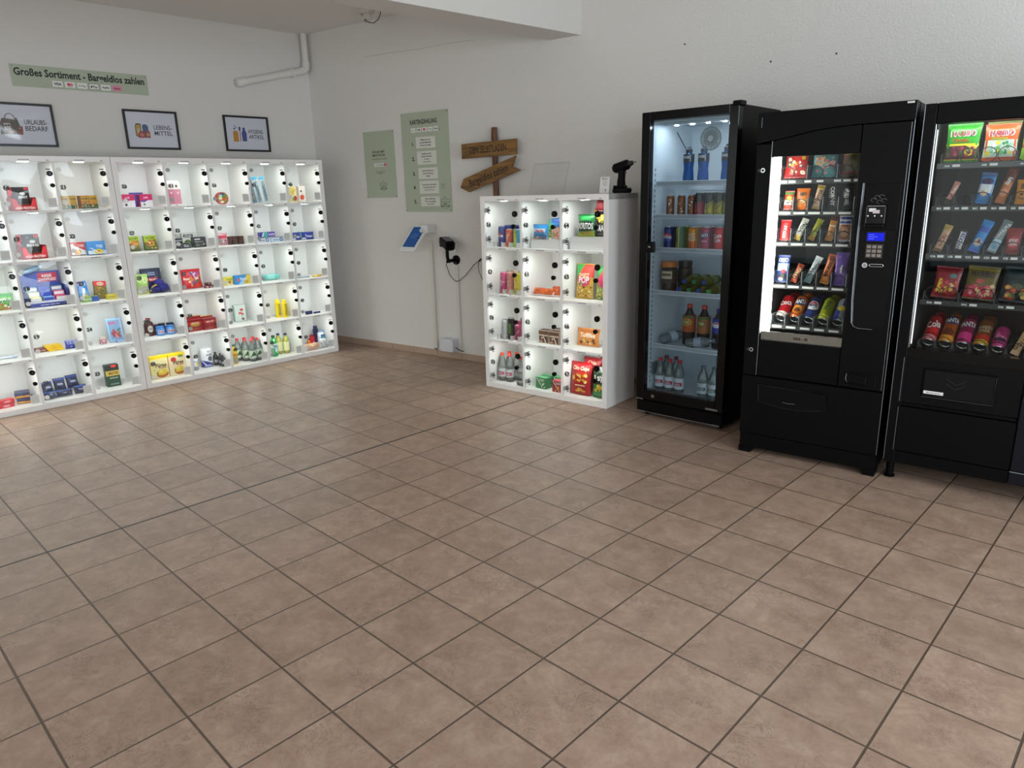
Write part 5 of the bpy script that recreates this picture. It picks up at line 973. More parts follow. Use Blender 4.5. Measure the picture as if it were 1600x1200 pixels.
bar('snack_sausage', 'small red and white snack, first lane of the second row, lit machine', V2, LN[0] + .004, .137, r2 + .0055, .050, .100, .02, '#c4361e', [('r', 0, .25, 1, .5, '#e6e2d0'), ('e', .55, .6, .3, .12, '#e8c23a'), ('r', 0, .8, 1, .93, '#4a8a3a'), ('p', [(.3, .3), (.7, .36), (.7, .42), (.3, .36)], '#3a2a22')], rx=-12, cat='snack')
bar('snack_pack', 'orange meat snack pack in the second lane of the second row, lit machine', V2, LN[1], .137, r2 + .0055, .068, .112, .02, '#e0761c', [('t', 'BiFi', .52, .72, .16, '#1a1a1a', .75), ('n', .1, .1, .9, .55, ['#d89a5a', '#c9703a', '#b8b04a', '#e8c29a'], 12, .13, 2), ('r', 0, .6, .12, .95, '#d84a2a')], rx=-10, cat='snack')
bar('chocolate_bar', 'cream and brown wafer bar in the third lane of the second row, lit machine', V2, LN[2] - .006, .137, r2 + .0055, .038, .126, .02, '#e8c8a8', [('t', 'TOFFEE', .5, .5, .42, '#7a2a24', 2.4, 80), ('r', 0, .84, 1, .96, '#d9b03a'), ('r', 0, 0, 1, .1, '#d8b06a')], rx=-12, ry=9)
bar('cereal_bar', 'charcoal cereal bar in the fourth lane of the second row, lit machine', V2, LN[3], .137, r2 + .0055, .048, .125, .02, '#3a3838', [('t', 'CORNY', .5, .55, .4, '#e8e6e2', 2.2, -84)], rx=-10)
bar('cereal_bar', 'charcoal cereal bar with white stripe, fifth lane of the second row, lit machine', V2, LN[4] - .004, .137, r2 + .0055, .048, .118, .02, '#343334', [('t', 'RIEGEL', .5, .5, .36, '#f0f0ee', 2.1, -88), ('r', .2, .82, .5, .9, '#f0f0ee')], rx=-10, seed=5)
bar('chocolate_bar', 'bright red wafer bar in the first lane of the third row, lit machine', V2, LN[0] - .002, .137, r3 + .0055, .056, .112, .016, '#c8161e', [('t', 'KITKAT', .5, .42, .28, '#fdf4f0', 1.2, 84), ('e', .5, .4, .32, .2, '#d8303a')][::-1], rx=-10)
bar('chocolate_bar', 'black and white bar in the second lane of the third row, lit machine', V2, LN[1] - .014, .137, r3 + .0055, .036, .120, .018, '#d8d6cc', [('t', 'LION', .5, .58, .5, '#15161a', 2.4, 66), ('r', 0, 0, 1, .22, '#c9a94a')], rx=-14, ry=18, seed=4)
bar('chocolate_bar', 'lime yellow bar in the third lane of the third row, lit machine', V2, LN[2] - .016, .137, r3 + .0055, .034, .118, .018, '#b5b62a', [('t', 'BANANE', .5, .5, .4, '#6a6a1a', 2.6, 70), ('r', 0, 0, 1, .2, '#c9942a')], rx=-14, ry=20, seed=5)
bar('chocolate_bar', 'brown bar with a bottle shape in the fourth lane of the third row, lit machine', V2, LN[3], .137, r3 + .0055, .040, .135, .02, '#c9822e', [('r', 0, .78, 1, 1, '#5a2a1c'), ('r', .1, .55, .9, .6, '#efe0c2'), ('n', .1, .05, .9, .5, ['#dca050', '#a5621e'], 8, .16, 3)], rx=-12, ry=9, seed=6)
bar('wafer_pack', 'blue and white wafer pack with brown wafers, right of the third row, lit machine', V2, LN[4] - .001, .137, r3 + .0055, .066, .150, .022, '#d8d9dc', [('r', 0, .62, 1, .84, '#27408c'), ('t', 'Knoppers', .5, .74, .09, '#f2f2f2', .8), ('r', .06, .08, .94, .58, '#b5785a'), ('e', .5, .32, .3, .16, '#d8a888'), ('t', 'Nuss', .5, .56, .07, '#7a2a2a', .6)], rx=-8, cat='snack')
bar('cookie_pack', 'blue cookie pack with dark cookies in the first lane of the fourth row, lit machine', V2, LN[0], .137, r4 + .0055, .066, .150, .024, '#23408f', [('t', 'OREO', .5, .82, .14, '#f2f4f8', .8), ('r', 0, .42, 1, .7, '#a9bcd4'), ('e', .3, .2, .22, .1, '#2a2526'), ('e', .62, .22, .24, .11, '#241f20'), ('e', .6, .4, .2, .08, '#c2283a'), ('e', .4, .12, .2, .06, '#e6e6e8')], rx=-8, cat='snack', seed=7)
bar('chocolate_bar', 'red and gold bar in the second lane of the fourth row, lit machine', V2, LN[1] - .014, .137, r4 + .0055, .034, .105, .018, '#8a3a22', [('t', 'TWIX', .5, .5, .5, '#e8c08a', 2.3, 70), ('r', 0, 0, 1, .18, '#c95a3a')], rx=-16, ry=18, seed=8)
bar('chocolate_bar', 'white and grey-blue bar in the third lane of the fourth row, lit machine', V2, LN[2] - .017, .137, r4 + .0055, .038, .150, .018, '#b9c4c6', [('t', 'BOUNTY', .5, .5, .4, '#2a3438', 2.6, 68), ('r', 0, 0, 1, .3, '#7f9a9c'), ('r', 0, .88, 1, 1, '#dfe6e6')], rx=-12, ry=20, seed=9)
bar('snack_sausage', 'orange brown meat snack roll in the fourth lane of the fourth row, lit machine', V2, LN[3] - .006, .137, r4 + .0055, .046, .160, .024, '#c4601e', [('t', 'BiFi ROLL', .5, .55, .36, '#2a1a12', 2.6, 82), ('r', 0, 0, 1, .28, '#d88a3a'), ('e', .5, .86, .34, .08, '#8a3a1a')], rx=-10, ry=12, cat='snack', seed=10)
bar('chocolate_bar', 'wide purple chocolate bar at the right of the fourth row, lit machine', V2, LN[4], .137, r4 + .0055, .067, .175, .016, '#6a4a9c', [('t', 'milka', .5, .5, .2, '#f0eef6', 1.2, 86), ('e', .72, .5, .16, .1, '#4a3a5a'), ('e', .3, .86, .1, .04, '#8f74bc'), ('r', 0, 0, 1, .3, '#7654a8')], rx=-7, seed=11)
def lane_can(F, a, d, z, col, art, lab, r=.031, h=.155, ry=5, rx=-48): return can('drink_can', lab, F, a, d, z, r, h, col, art, rx=rx, ry=ry, rz=0)
LC = [.137 + k * .0745 for k in range(6)]
vcans = [('#c01a26', [('t', 'Coca', .5, .6, .2, '#f6e8e6', .7, 20), ('r', 0, 0, 1, .2, '#d8d0cc'), ('r', 0, .25, 1, .5, '#a8121c')], 'red cola can'), ('#d9661c', [('t', 'FANTA', .5, .68, .17, '#f2f0ea', .7, 10), ('e', .5, .68, .36, .16, '#24356a'), ('e', .5, .35, .3, .16, '#e8a03a'), ('e', .5, .3, .2, .1, '#7a3a1a')], 'orange soda can'), ('#1d2a5e', [('e', .5, .55, .36, .2, '#e6e8ee'), ('p', [(.16, .62), (.5, .74), (.84, .62)], '#c2283a'), ('t', 'PEPSI', .5, .55, .1, '#1a2454', .6), ('r', 0, .05, 1, .3, '#28387a')], 'dark blue cola can'), ('#a8b02a', [('t', 'SPRITE', .5, .58, .2, '#2a5a2c', .7, 80), ('r', 0, 0, 1, .2, '#c8d04a')], 'lime green soda can'), ('#aab2c4', [('r', 0, 0, .5, .5, '#2c3a86'), ('r', .5, .5, 1, 1, '#2c3a86'), ('e', .5, .5, .2, .12, '#d8c23a')], 'silver and blue energy can')]
for k, (c, ar, n_) in enumerate(vcans):
    if k == 1: ar = [ar[1], ar[2], ar[3], ar[0]]
    lane_can(V2, LC[k], .137, r5 + .006, c, ar, n_ + ' tipped back in the bottom row, lit machine')
    lane_can(V2, LC[k], .246, r5 + .006, c, [], 'second ' + n_ + ' behind the first in the bottom row, lit machine')

# --- second machine, at the right picture edge
vm = thing('vending_machine', 'black snack vending machine at the right edge of the picture', 'vending machine', V3.at(0, 0, 0), V3.ang)
w, h = .95, 1.833
b = MB()
b.box(0, .05, .052, .80, .10, h, BLACK); b.box(.66, w, .052, .80, .10, h, BLACK); b.box(.05, .66, .052, .80, 1.775, h, BLACK); b.box(.05, .66, .77, .80, .10, 1.775, BLACK); b.box(.05, .66, .052, .80, .10, .62, BLACK)
b.tube([(-.002, .03, 1.82), (-.002, .03, .12)], .0022, STEEL, 5); put('cabinet', b, vm)
b = MB(); b.box(.0505, .054, .053, .765, .622, 1.773, DARK); b.box(.656, .6595, .053, .765, .622, 1.773, DARK); b.box(.051, .659, .76, .768, .622, 1.773, DARK); b.box(.051, .659, .053, .765, .622, .626, DARK); b.box(.051, .659, .053, .765, 1.769, 1.773, DARK); put('inner_liner', b, vm)
d = MB()
d.box(0, .051, 0, .05, .10, h, PANEL, .003); d.box(.051, w, 0, .05, 1.744, h, PANEL, .004); d.box(.62, w, 0, .05, .53, 1.744, PANEL, .003)
d.box(.051, .62, .004, .05, .655, .703, GLOSSBLK)
d.prism([(.042, .425), (.532, .425), (.532, .655), (.042, .655)], .012, .05, M('#050609', .35, 0, .15)); d.box(.042, .534, .0, .05, .405, .424, PANEL, .006)
d.box(.042, .534, -.002, .05, .168, .403, PANEL, .004); d.box(.537, w, -.003, .05, .168, .527, M('#0d0f18', .4, 0, .2), .004); d.box(.537, w, -.006, .05, .105, .163, M('#0d0f18', .4, 0, .2), .003)
d.box(.04, .534, .004, .05, .102, .164, PANEL)
d.tube([(.042, -.001, .655), (.042, -.001, .43)], .0016, STEEL, 5); d.tube([(.042, -.003, .40), (.042, -.003, .17)], .0014, STEEL, 5)
d.tube([(.0525, .010, 1.744), (.0525, .010, .705)], .0026, M('#c2c6c9', .2, 1.0), 6); d.tube([(.002, -.002, 1.83), (.002, -.002, .11)], .0018, STEEL, 5); d.box(.537, w, -.0035, -.0025, .164, .167, M('#8a8f96', .3))
door = put('door', d, vm)
b = MB(); b.box(.0535, .619, .012, .016, .704, 1.743, GLASS); put('window_glass', b, door)
b = MB(); b.box(.06, .63, .056, .078, 1.757, 1.762, TUBE2); put('glow_strip', b, vm)
b = MB(); b.box(.0555, .0585, .030, .046, .72, 1.72, emis('side_rail_reflection', '#fbfdf8', 1.6)); put('glow_strip', b, vm)  # no lamp: glow stands in for a chrome reflection along the left rail
b = MB(); b.box(.130, .438, .004, .011, .465, .612, BLACK, .003); b.box(.138, .430, -.004, .004, .472, .605, M('#0b0d0f', .3, 0, .2), .003)
b.tube([(.137, -.004, .470), (.431, -.004, .470), (.432, -.004, .606)], .0022, M('#5a5e62', .25, 1.0), 5)
b.tube([(.235, -.0045, .572), (.275, -.0045, .545), (.315, -.0045, .572)], .0016, M('#26292c', .3), 5); b.tube([(.235, -.0045, .548), (.275, -.0045, .522), (.315, -.0045, .548)], .0016, M('#26292c', .3), 5)
b.box(.143, .228, -.0048, -.004, .487, .502, M('#e8e9e8', .5))
b.text('Bitte hier drücken', .186, .4945, .0055, M('#55585a'), -.0053, .075); put('delivery_flap', b, door)
for x in (.026, w - .05):
    for y in (.066, .72): b = MB(); b.lathe([(.026, .0008), (.026, .010), (.019, .014), (.019, .088), (.028, .092), (.028, .1005)], BLACK, 16, x, y); put('foot', b, vm)
TZ3 = [1.563, 1.372, 1.150, .928, .683]
L7 = [.080 + k * .0725 for k in range(9)]; LB = [.078, .223, .368, .513, .650]
nm = 'ABCDEF'
for i, z in enumerate(TZ3):
    big = i in (0, 3)
    ls = LB if big else L7; n_ = 4 if big else 8
    wd = ls[1] - ls[0]
    row = 'ABCDF'[i]
    lt = [(ls[k] + (.030 if big else .017), row + (('ABCD' if i == 0 else 'ACEG')[k] if big else 'ABCDEFGH'[k])) for k in range(n_)]
    tg = [(ls[k] + (.066 if big else .049), .030 if big else .026, TAG) for k in range(n_)]
    vtray(vm, .066, .652, z + .004, .072, ls, tg, lt, front=M('#565a5c', .4) if i == 0 else M('#26292a', .4), div=M('#4d5254', .4), hgt=.045)
    for k in range(n_):
        if big:
            put('spiral', SP_B, vm, (ls[k] + .037, .080, z + .039)); put('spiral', SP_B, vm, (ls[k] + .108, .080, z + .039))
        else: put('spiral', SP_C if i == 4 else SP_S, vm, (ls[k] + .036, .080, z + (.040 if i == 4 else .0365)))
LM = [x + .036 for x in L7]
q1, q2, q3, q4, q5 = [z + .009 for z in TZ3]
bag('gummy_bag', 'bright green gummy cherry bag at the top left, right-edge machine', V3, .150, .105, q1, .138, .172, .03, '#35a52a', [('r', 0, .42, 1, .47, '#f0e02a'), ('r', 0, .08, 1, .42, '#5a3034'), ('n', .04, .1, .96, .42, ['#7a1f30', '#98283c', '#4a7a4a', '#b84a5a'], 26, .08, 2), ('e', .72, .25, .13, .1, '#f0d21a'), ('p', [(.6, .42), (1, .42), (.9, .3)], '#f0d84a'), ('r', 0, .05, 1, .08, '#e8c23a'), ('t', 'HARIBO', .5, .73, .14, '#f6ecef', .78), ('t', 'HARIBO', .495, .735, .125, '#9c1a3c', .72), ('t', 'Cherries', .45, .56, .1, '#c24a1e', .5)], rx=-6, seed=13)
bag('gummy_bag', 'orange gummy frog bag second in the top row, right-edge machine', V3, .298, .105, q1, .132, .160, .03, '#dd5f24', [('r', 0, .1, 1, .56, '#cfe0d0'), ('n', .04, .12, .96, .56, ['#6ac06a', '#a8d8c8', '#e8d83a', '#3a9a5a', '#f0f4ee'], 26, .1, 3), ('t', 'HARIBO', .5, .74, .15, '#f6ecef', .78), ('t', 'HARIBO', .495, .745, .13, '#8a1a44', .72), ('t', 'Frösche', .45, .6, .1, '#8fb83a', .5)], rx=-6, seed=14)
bag('gummy_bag', 'lime green gummy bag cut off at the right end of the top row, right-edge machine', V3, .442, .105, q1, .132, .172, .03, '#8fc42a', [('r', 0, .3, 1, .4, '#d84a2a'), ('n', .05, .05, .95, .3, ['#e8e24a', '#c24a3a', '#4a9a3a'], 14, .1, 5), ('t', 'HARIBO', .5, .72, .13, '#9c1a3c', .75)], rx=-6, seed=15)
for k, (a, c) in enumerate(((.150, '#8fae3a'), (.298, '#a9b45a'), (.442, '#b5b84a'))): bag('gummy_bag', ['left', 'middle', 'right'][k] + ' pale green bag standing behind the front bags in the top row, right-edge machine', V3, a, .165, q1 + .002, .132, .172, .03, c, [('r', 0, .7, 1, .95, '#c9cf7a')], rx=-4, seed=16 + k)
bar('chocolate_bar', 'thin pink and brown bar, first lane of the second row, right-edge machine', V3, LM[0] + .004, .096, q2, .026, .108, .018, '#c98a7a', [('t', 'YOGURT', .5, .5, .45, '#f0dcd6', 3, 74), ('r', 0, 0, 1, .2, '#3a2a28'), ('e', .5, .4, .36, .12, '#d8545e')], rx=-14, ry=18, seed=2)
bar('wafer_pack', 'sky blue and white snack pack in the third lane of the second row, right-edge machine', V3, LM[2], .096, q2, .060, .140, .022, '#2f8ad0', [('r', 0, .35, 1, .62, '#e6ecf2'), ('e', .5, .72, .42, .1, '#3a2a5a'), ('e', .45, .34, .24, .1, '#e8c8a0'), ('e', .62, .42, .16, .07, '#f4f0ea'), ('r', 0, .86, 1, 1, '#4a6f9c')], rx=-8, ry=6, cat='snack', seed=3)
bar('snack_sausage', 'brown and orange meat snack stick in the fourth lane of the second row, right-edge machine', V3, LM[3] - .006, .096, q2, .040, .160, .022, '#c4702e', [('r', 0, .6, 1, 1, '#6a2f26'), ('t', 'BiFi', .5, .62, .42, '#f0e6da', 1.4, 76), ('e', .5, .3, .36, .12, '#e0926a')], rx=-10, ry=14, cat='snack', seed=4)
bar('snack_pack', 'amber meat snack pack at the right end of the second row, right-edge machine', V3, LM[4] + .006, .096, q2, .056, .108, .02, '#e0901e', [('t', 'BiFi', .6, .72, .2, '#1a1a1a', .6), ('n', .1, .1, .9, .5, ['#8a5a2a', '#c98a3a', '#5a3a1e'], 10, .14, 6)], rx=-8, cat='snack', seed=5)
bar('chocolate_bar', 'gold and red bar in the first lane of the third row, right-edge machine', V3, LM[0] - .010, .096, q3, .036, .130, .02, '#c9a080', [('t', 'LION', .5, .42, .6, '#8f1f22', 1.6, 74), ('r', 0, .8, 1, 1, '#b5954a'), ('r', 0, 0, 1, .1, '#7a5a2a')], rx=-14, ry=16, seed=6)
bar('chocolate_bar', 'dark brown bar with white and blue lettering, second lane of the third row, right-edge machine', V3, LM[1], .096, q3, .034, .108, .018, '#2a201e', [('r', .12, .14, .88, .9, '#ece8e4'), ('t', 'SNICKERS', .5, .52, .52, '#3a3a86', 2.6, 82)], rx=-12, ry=10, seed=7)
bar('chocolate_bar', 'bright blue bar in the third lane of the third row, right-edge machine', V3, LM[2] - .008, .096, q3, .046, .152, .02, '#2a8ad2', [('r', 0, .62, 1, .8, '#2f5ab4'), ('e', .5, .3, .36, .12, '#d8b8a0'), ('e', .55, .34, .16, .06, '#7a4a6a'), ('r', 0, 0, 1, .12, '#4a7ae0')], rx=-12, ry=18, seed=8)
bar('chocolate_bar', 'silver and ice-blue bar in the fourth lane of the third row, right-edge machine', V3, LM[3] - .010, .096, q3, .038, .155, .02, '#7f8a8c', [('t', 'HANUTA', .5, .66, .4, '#e6eaec', 2.2, 70), ('r', 0, .05, 1, .4, '#b8d4e4'), ('e', .5, .2, .3, .1, '#6fa0c4')], rx=-12, ry=19, seed=9)
bar('chocolate_bar', 'dark red wafer bar at the right end of the third row, right-edge machine', V3, LM[4] - .002, .096, q3, .060, .118, .018, '#8f141c', [('e', .5, .45, .36, .24, '#c8343a'), ('t', 'KITKAT', .5, .52, .12, '#f6eae6', .6), ('t', 'CHUNKY', .5, .38, .1, '#f6eae6', .6)], rx=-8, seed=10)
bag('crisps_bag', 'dark red peanut crisps bag, left in the fourth row, right-edge machine', V3, .158, .100, q4, .112, .150, .03, '#8f1c28', [('n', .06, .05, .94, .6, ['#e0b83a', '#c9403a', '#e8c28a', '#a52a2a', '#d87a4a'], 24, .11, 2), ('p', [(.12, .2), (.3, .25), (.32, .6), (.2, .62)], '#e8c81e'), ('e', .7, .72, .16, .07, '#5a7a7a'), ('r', 0, .82, 1, .95, '#7a1a26')], rx=-8, ry=4, seed=6)
bag('gummy_bag', 'olive gold and red gummy bag in the middle of the fourth row, right-edge machine', V3, .298, .100, q4, .130, .158, .03, '#6a5a22', [('r', 0, .05, 1, .4, '#c2344a'), ('n', .04, .05, .96, .5, ['#d8566a', '#e8c08a', '#b02a3a', '#e0a89a'], 26, .1, 4), ('t', 'HARIBO', .5, .76, .15, '#3a2a3a', .75), ('r', 0, .88, 1, .95, '#8a7a3a'), ('e', .45, .55, .14, .07, '#c24a4a')], rx=-8, ry=4, seed=7)
bag('crisps_bag', 'dark crisps bag with orange flames at the right of the fourth row, right-edge machine', V3, .440, .100, q4, .125, .160, .03, '#16262a', [('n', .04, .03, .96, .48, ['#d8702a', '#c23a2a', '#e8c26a', '#7a8a4a'], 22, .11, 8), ('e', .5, .45, .2, .08, '#4a5a3a'), ('r', .1, .7, .9, .8, '#24383c')], rx=-8, ry=4, seed=8)
v3c = [('#b41c26', [('t', 'Cola', .5, .6, .24, '#f4e6e4', .7, 18), ('r', 0, .3, 1, .48, '#d8262e'), ('r', 0, 0, 1, .18, '#d87a7e')], 'red cola can'), ('#b85a22', [('e', .5, .8, .4, .14, '#24356a'), ('t', 'FANTA', .5, .8, .15, '#f0f0ea', .7, 8), ('e', .5, .35, .3, .14, '#6a3018'), ('r', 0, 0, 1, .22, '#e89a2a')], 'orange soda can'), ('#9c2052', [('t', 'FANTA', .5, .7, .17, '#f2eef2', .8, 8), ('r', 0, .1, 1, .4, '#d83a84')], 'raspberry soda can'), ('#8a4a16', [('t', 'mezzo', .5, .66, .14, '#c9b090', .7, 10), ('t', 'mix', .5, .52, .14, '#c9b090', .5, 10), ('r', 0, .18, 1, .36, '#c4301e'), ('r', 0, 0, 1, .16, '#d8a82a')], 'brown and orange mixed soda can')]
for k, (c, ar, n_) in enumerate(v3c):
    lane_can(V3, LM[k], .097, q5 + .001, c, ar, n_ + ' tipped back in the bottom row, right-edge machine', h=.160, ry=5)
    lane_can(V3, LM[k], .207, q5 + .001, c, [], 'second ' + n_ + ' behind the first in the bottom row, right-edge machine', h=.160, ry=5)
lane_can(V3, LM[4], .097, q5 + .001, '#d8408c', [('n', .1, .3, .9, .9, ['#e87ab0', '#b82a70', '#f2b0cc'], 10, .12, 3), ('r', .2, .25, .8, .4, '#3a2a3a')], 'hot pink slim can in the bottom row, right-edge machine', r=.029, h=.125)
bar('chocolate_bar', 'tan and gold bar at the right end of the bottom row, right-edge machine', V3, LM[5] - .004, .096, q5, .036, .110, .018, '#c9a26a', [('t', 'GOLD', .5, .5, .5, '#4a3420', 2, 66), ('r', 0, 0, 1, .16, '#e0b890')], rx=-16, ry=20, seed=11)

# ------------------------------------------------------------------ things on the walls
def on_wall(name, label, cat, F, a, z, off=.001, rx=0, ry=0):
    t = thing(name, label, cat); t.location = F.at(a, -off, z); t.rotation_euler = (R(rx), R(ry), F.ang); return t
SAGE = M('#adb8a3', .55); INK = M('#23261f', .6); PAPER = M('#d9dbd2', .6)
def pay_logos(b, x, z, w, h, y, n=6, seq='VMGAPK'):
    for k, c in enumerate(seq):
        cx = x + k * w * 1.22; 
        b.box(cx - w / 2, cx + w / 2, y - .0006, y, z - h / 2, z + h / 2, P('#e5e7e2') if c != 'K' else P('#e08aa6'))
        yy = y - .001
        if c == 'V': b.text('VISA', cx, z, h * .42, P('#22284a'), yy, w * .8, bold=.04)
        elif c == 'M':
            b.cyl_y(cx - w * .14, z + h * .05, h * .26, yy, y, P('#c42a34'), 14); b.cyl_y(cx + w * .14, z + h * .05, h * .26, yy - .0002, y, P('#e0707a'), 14); b.box(cx - w * .25, cx + w * .25, yy, y, z - h * .36, z - h * .3, P('#4a4a48'))
        elif c == 'G': b.text('G Pay', cx, z, h * .36, P('#6a6e70'), yy, w * .8)
        elif c == 'A':
            for q in ((-1, 0), (1, 0), (0, -1), (0, 1)):
                if q[0]: b.box(cx + q[0] * w / 2 - .0012, cx + q[0] * w / 2 + .0012, yy, y, z - h / 2, z + h / 2, INK)
                else: b.box(cx - w / 2, cx + w / 2, yy, y, z + q[1] * h / 2 - .0012, z + q[1] * h / 2 + .0012, INK)
            b.cyl_y(cx - w * .27, z - h * .03, h * .17, yy, y, P('#1a1a1a'), 12); b.cyl_y(cx - w * .24, z + h * .2, h * .06, yy, y, P('#1a1a1a'), 8); b.text('Pay', cx + w * .1, z, h * .4, P('#1a1a1a'), yy, w * .5)
        elif c == 'P': b.text('PayPal', cx, z, h * .32, P('#26304a'), yy, w * .8, bold=.04)
        elif c == 'K': b.text('Klarna.', cx, z, h * .3, P('#7a2240'), yy, w * .7, bold=.04)
        elif c == 'W': b.text('girocard', cx, z, h * .3, P('#5a5e58'), yy, w * .8)
# green banner above the lockers
t = on_wall('banner_sign', 'long sage green banner with a headline above the framed pictures', 'sign', WL, -2.0225, 2.347)
b = MB(); b.box(-.4855, .4855, -.004, 0, 0, .155, SAGE); put('panel', b, t)
b = MB(); b.text('Großes Sortiment - Bargeldlos zahlen', -.002, .105, .050, INK, -.0046, .925, bold=.03); put('lettering', b, t)
b = MB(); pay_logos(b, -.185, .035, .070, .042, -.0042); put('payment_logos', b, t)
b = MB()
for x in (-.47, .47): b.cyl_y(x, .142, .003, -.006, -.004, BLACK, 8)
put('screw', b, t)
# framed pictures
FRAME = M('#0e0e10', .35); SHEET = M('#f4f5f8', .6); PGL = clear('picture_glazing', '#fdfdff', 0.8, .05, .006)
def picture(a, w, label, l1, l2, draw):
    t = on_wall('framed_picture', label, 'picture', WL, a, 1.915)
    h = .312; f = .016
    b = MB(); b.box(-w / 2, w / 2, -.022, 0, 0, f, FRAME, .002); b.box(-w / 2, w / 2, -.022, 0, h - f, h, FRAME, .002); b.box(-w / 2, -w / 2 + f, -.022, 0, f, h - f, FRAME, .002); b.box(w / 2 - f, w / 2, -.022, 0, f, h - f, FRAME, .002); put('frame', b, t)
    b = MB(); b.box(-w / 2 + f, w / 2 - f, -.006, -.002, f, h - f, SHEET); 
    b.text(l1, .09, .178, .034, M('#2c2e33', .6), -.0066, .15, bold=.012); b.text(l2, .09, .132, .034, M('#2c2e33', .6), -.0066, .15, bold=.012)
    draw(b, lambda x, z, rx, rz, c, o=0: b.add([(x + rx * math.cos(2 * PI * i / 18), -.0064 - o, z + rz * math.sin(2 * PI * i / 18)) for i in range(18)], [tuple(range(18))], P(c)), lambda pts, c, o=0: b.add([(x, -.0064 - o, z) for x, z in pts], [tuple(range(len(pts)))], P(c)))
    put('print', b, t)
    b = MB(); b.box(-w / 2 + f, w / 2 - f, -.0125, -.0105, f, h - f, PGL); put('glazing', b, t)
def rr(x0, z0, x1, z1): return [(x0, z0), (x1, z0), (x1, z1), (x0, z1)]
def bagd(b, e, p):
    b.tube([(-.075 + .032 * math.cos(PI * k / 10), -.0065, .195 + .038 * math.sin(PI * k / 10)) for k in range(11)], .004, P('#8a8780'), 5)
    p([(-.145, .085), (-.02, .085), (-.01, .12), (-.025, .19), (-.125, .20), (-.15, .15)], '#6b5a45', .0002); p(rr(-.118, .118, -.078, .165), '#d9d4c8', .0005); e(-.107, .147, .008, .008, '#4a443a', .0008); e(-.089, .150, .008, .008, '#4a443a', .0008); p(rr(-.106, .124, -.092, .130), '#4a443a', .0008)
    p(rr(-.042, .14, -.028, .205), '#4a5a4a', .0004); p(rr(-.030, .105, -.002, .145), '#8f3a34', .0006); e(-.02, .13, .006, .006, '#d8a89a', .0009); p(rr(-.096, .088, -.070, .108), '#c9a24a', .0008); e(-.015, .095, .012, .012, '#a54a3a', .0009)
def food(b, e, p):
    p([(-.135, .105), (-.095, .09), (-.085, .19), (-.09, .205), (-.125, .205), (-.135, .185)], '#4a3a2a', .0001); p([(-.130, .11), (-.098, .10), (-.09, .185), (-.095, .195), (-.122, .195), (-.130, .18)], '#d8b03a', .0003); p(rr(-.118, .13, -.104, .165), '#e8dcc0', .0006)
    p([(-.078, .13), (-.03, .13), (-.03, .185), (-.045, .20), (-.068, .20), (-.078, .185)], '#3f5c8a', .0003); p(rr(-.115, .092, -.02, .145), '#6a4a3a', .0005); e(-.088, .115, .026, .026, '#c2403a', .0007); e(-.088, .115, .016, .016, '#e0867a', .0009); p(rr(-.055, .095, -.022, .142), '#c9503a', .0008); e(-.038, .118, .011, .011, '#e0b04a', .001)
def hyg(b, e, p):
    p([(-.135, .085), (-.085, .085), (-.085, .165), (-.095, .18), (-.125, .18), (-.135, .165)], '#e0982a', .0002); p(rr(-.072, .09, -.064, .19), '#c2505a', .0002); p(rr(-.078, .185, -.06, .215), '#3a4a7a', .0003)
    p([(-.05, .09), (-.008, .09), (-.004, .16), (-.018, .19), (-.018, .21), (-.04, .21), (-.04, .19), (-.054, .16)], '#3c56a0', .0003); e(-.12, .198, .009, .009, '#4a7ab0'); e(-.105, .208, .007, .007, '#6a96c4'); e(-.112, .222, .006, .006, '#4a7ab0')
picture(-2.496, .435, 'black-framed holiday goods picture at the left edge above the lockers', 'URLAUBS-', 'BEDARF', bagd)
picture(-1.555, .435, 'black-framed grocery picture in the middle above the lockers', 'LEBENS-', 'MITTEL', food)
picture(-.708, .435, 'black-framed toiletries picture nearest the room corner', 'HYGIENE-', 'ARTIKEL', hyg)
# waste pipe in the corner
t = on_wall('drain_pipe', 'white plastic pipe rising along the wall up to the ceiling corner', 'pipe', WL, 0, 0, 0)
PIPE = M('#dcdad5', .45)
A_, B_, C_ = (-.75, -.06, 2.506), (-.07, -.06, 2.672), (-.055, -.06, CEIL - .001)
b = MB(); b.tube([A_, B_], .032, PIPE, 16); put('sloping_run', b, t)
b = MB(); b.tube([(-.055, -.06, 2.72), C_], .030, PIPE, 16); put('riser', b, t)
b = MB(); b.tube([(-.13, -.06, 2.658), (-.085, -.06, 2.669), (-.062, -.06, 2.690), (-.055, -.06, 2.73)], .036, PIPE, 16); b.tube([(-.055, -.06, 2.725), (-.055, -.06, 2.745)], .039, PIPE, 16); put('elbow', b, t)
b = MB(); b.tube([(-.225, -.06, 2.634), (-.200, -.06, 2.640)], .042, PIPE, 16); b.tube([(-.212, -.02, 2.637), (-.212, 0, 2.637)], .012, PIPE, 8); put('pipe_clip', b, t)
b = MB(); b.tube([(-.775, -.06, 2.500), (-.765, -.06, 2.502), (-.69, -.06, 2.521)], [.028, .038, .038], PIPE, 16); put('end_cap', b, t)
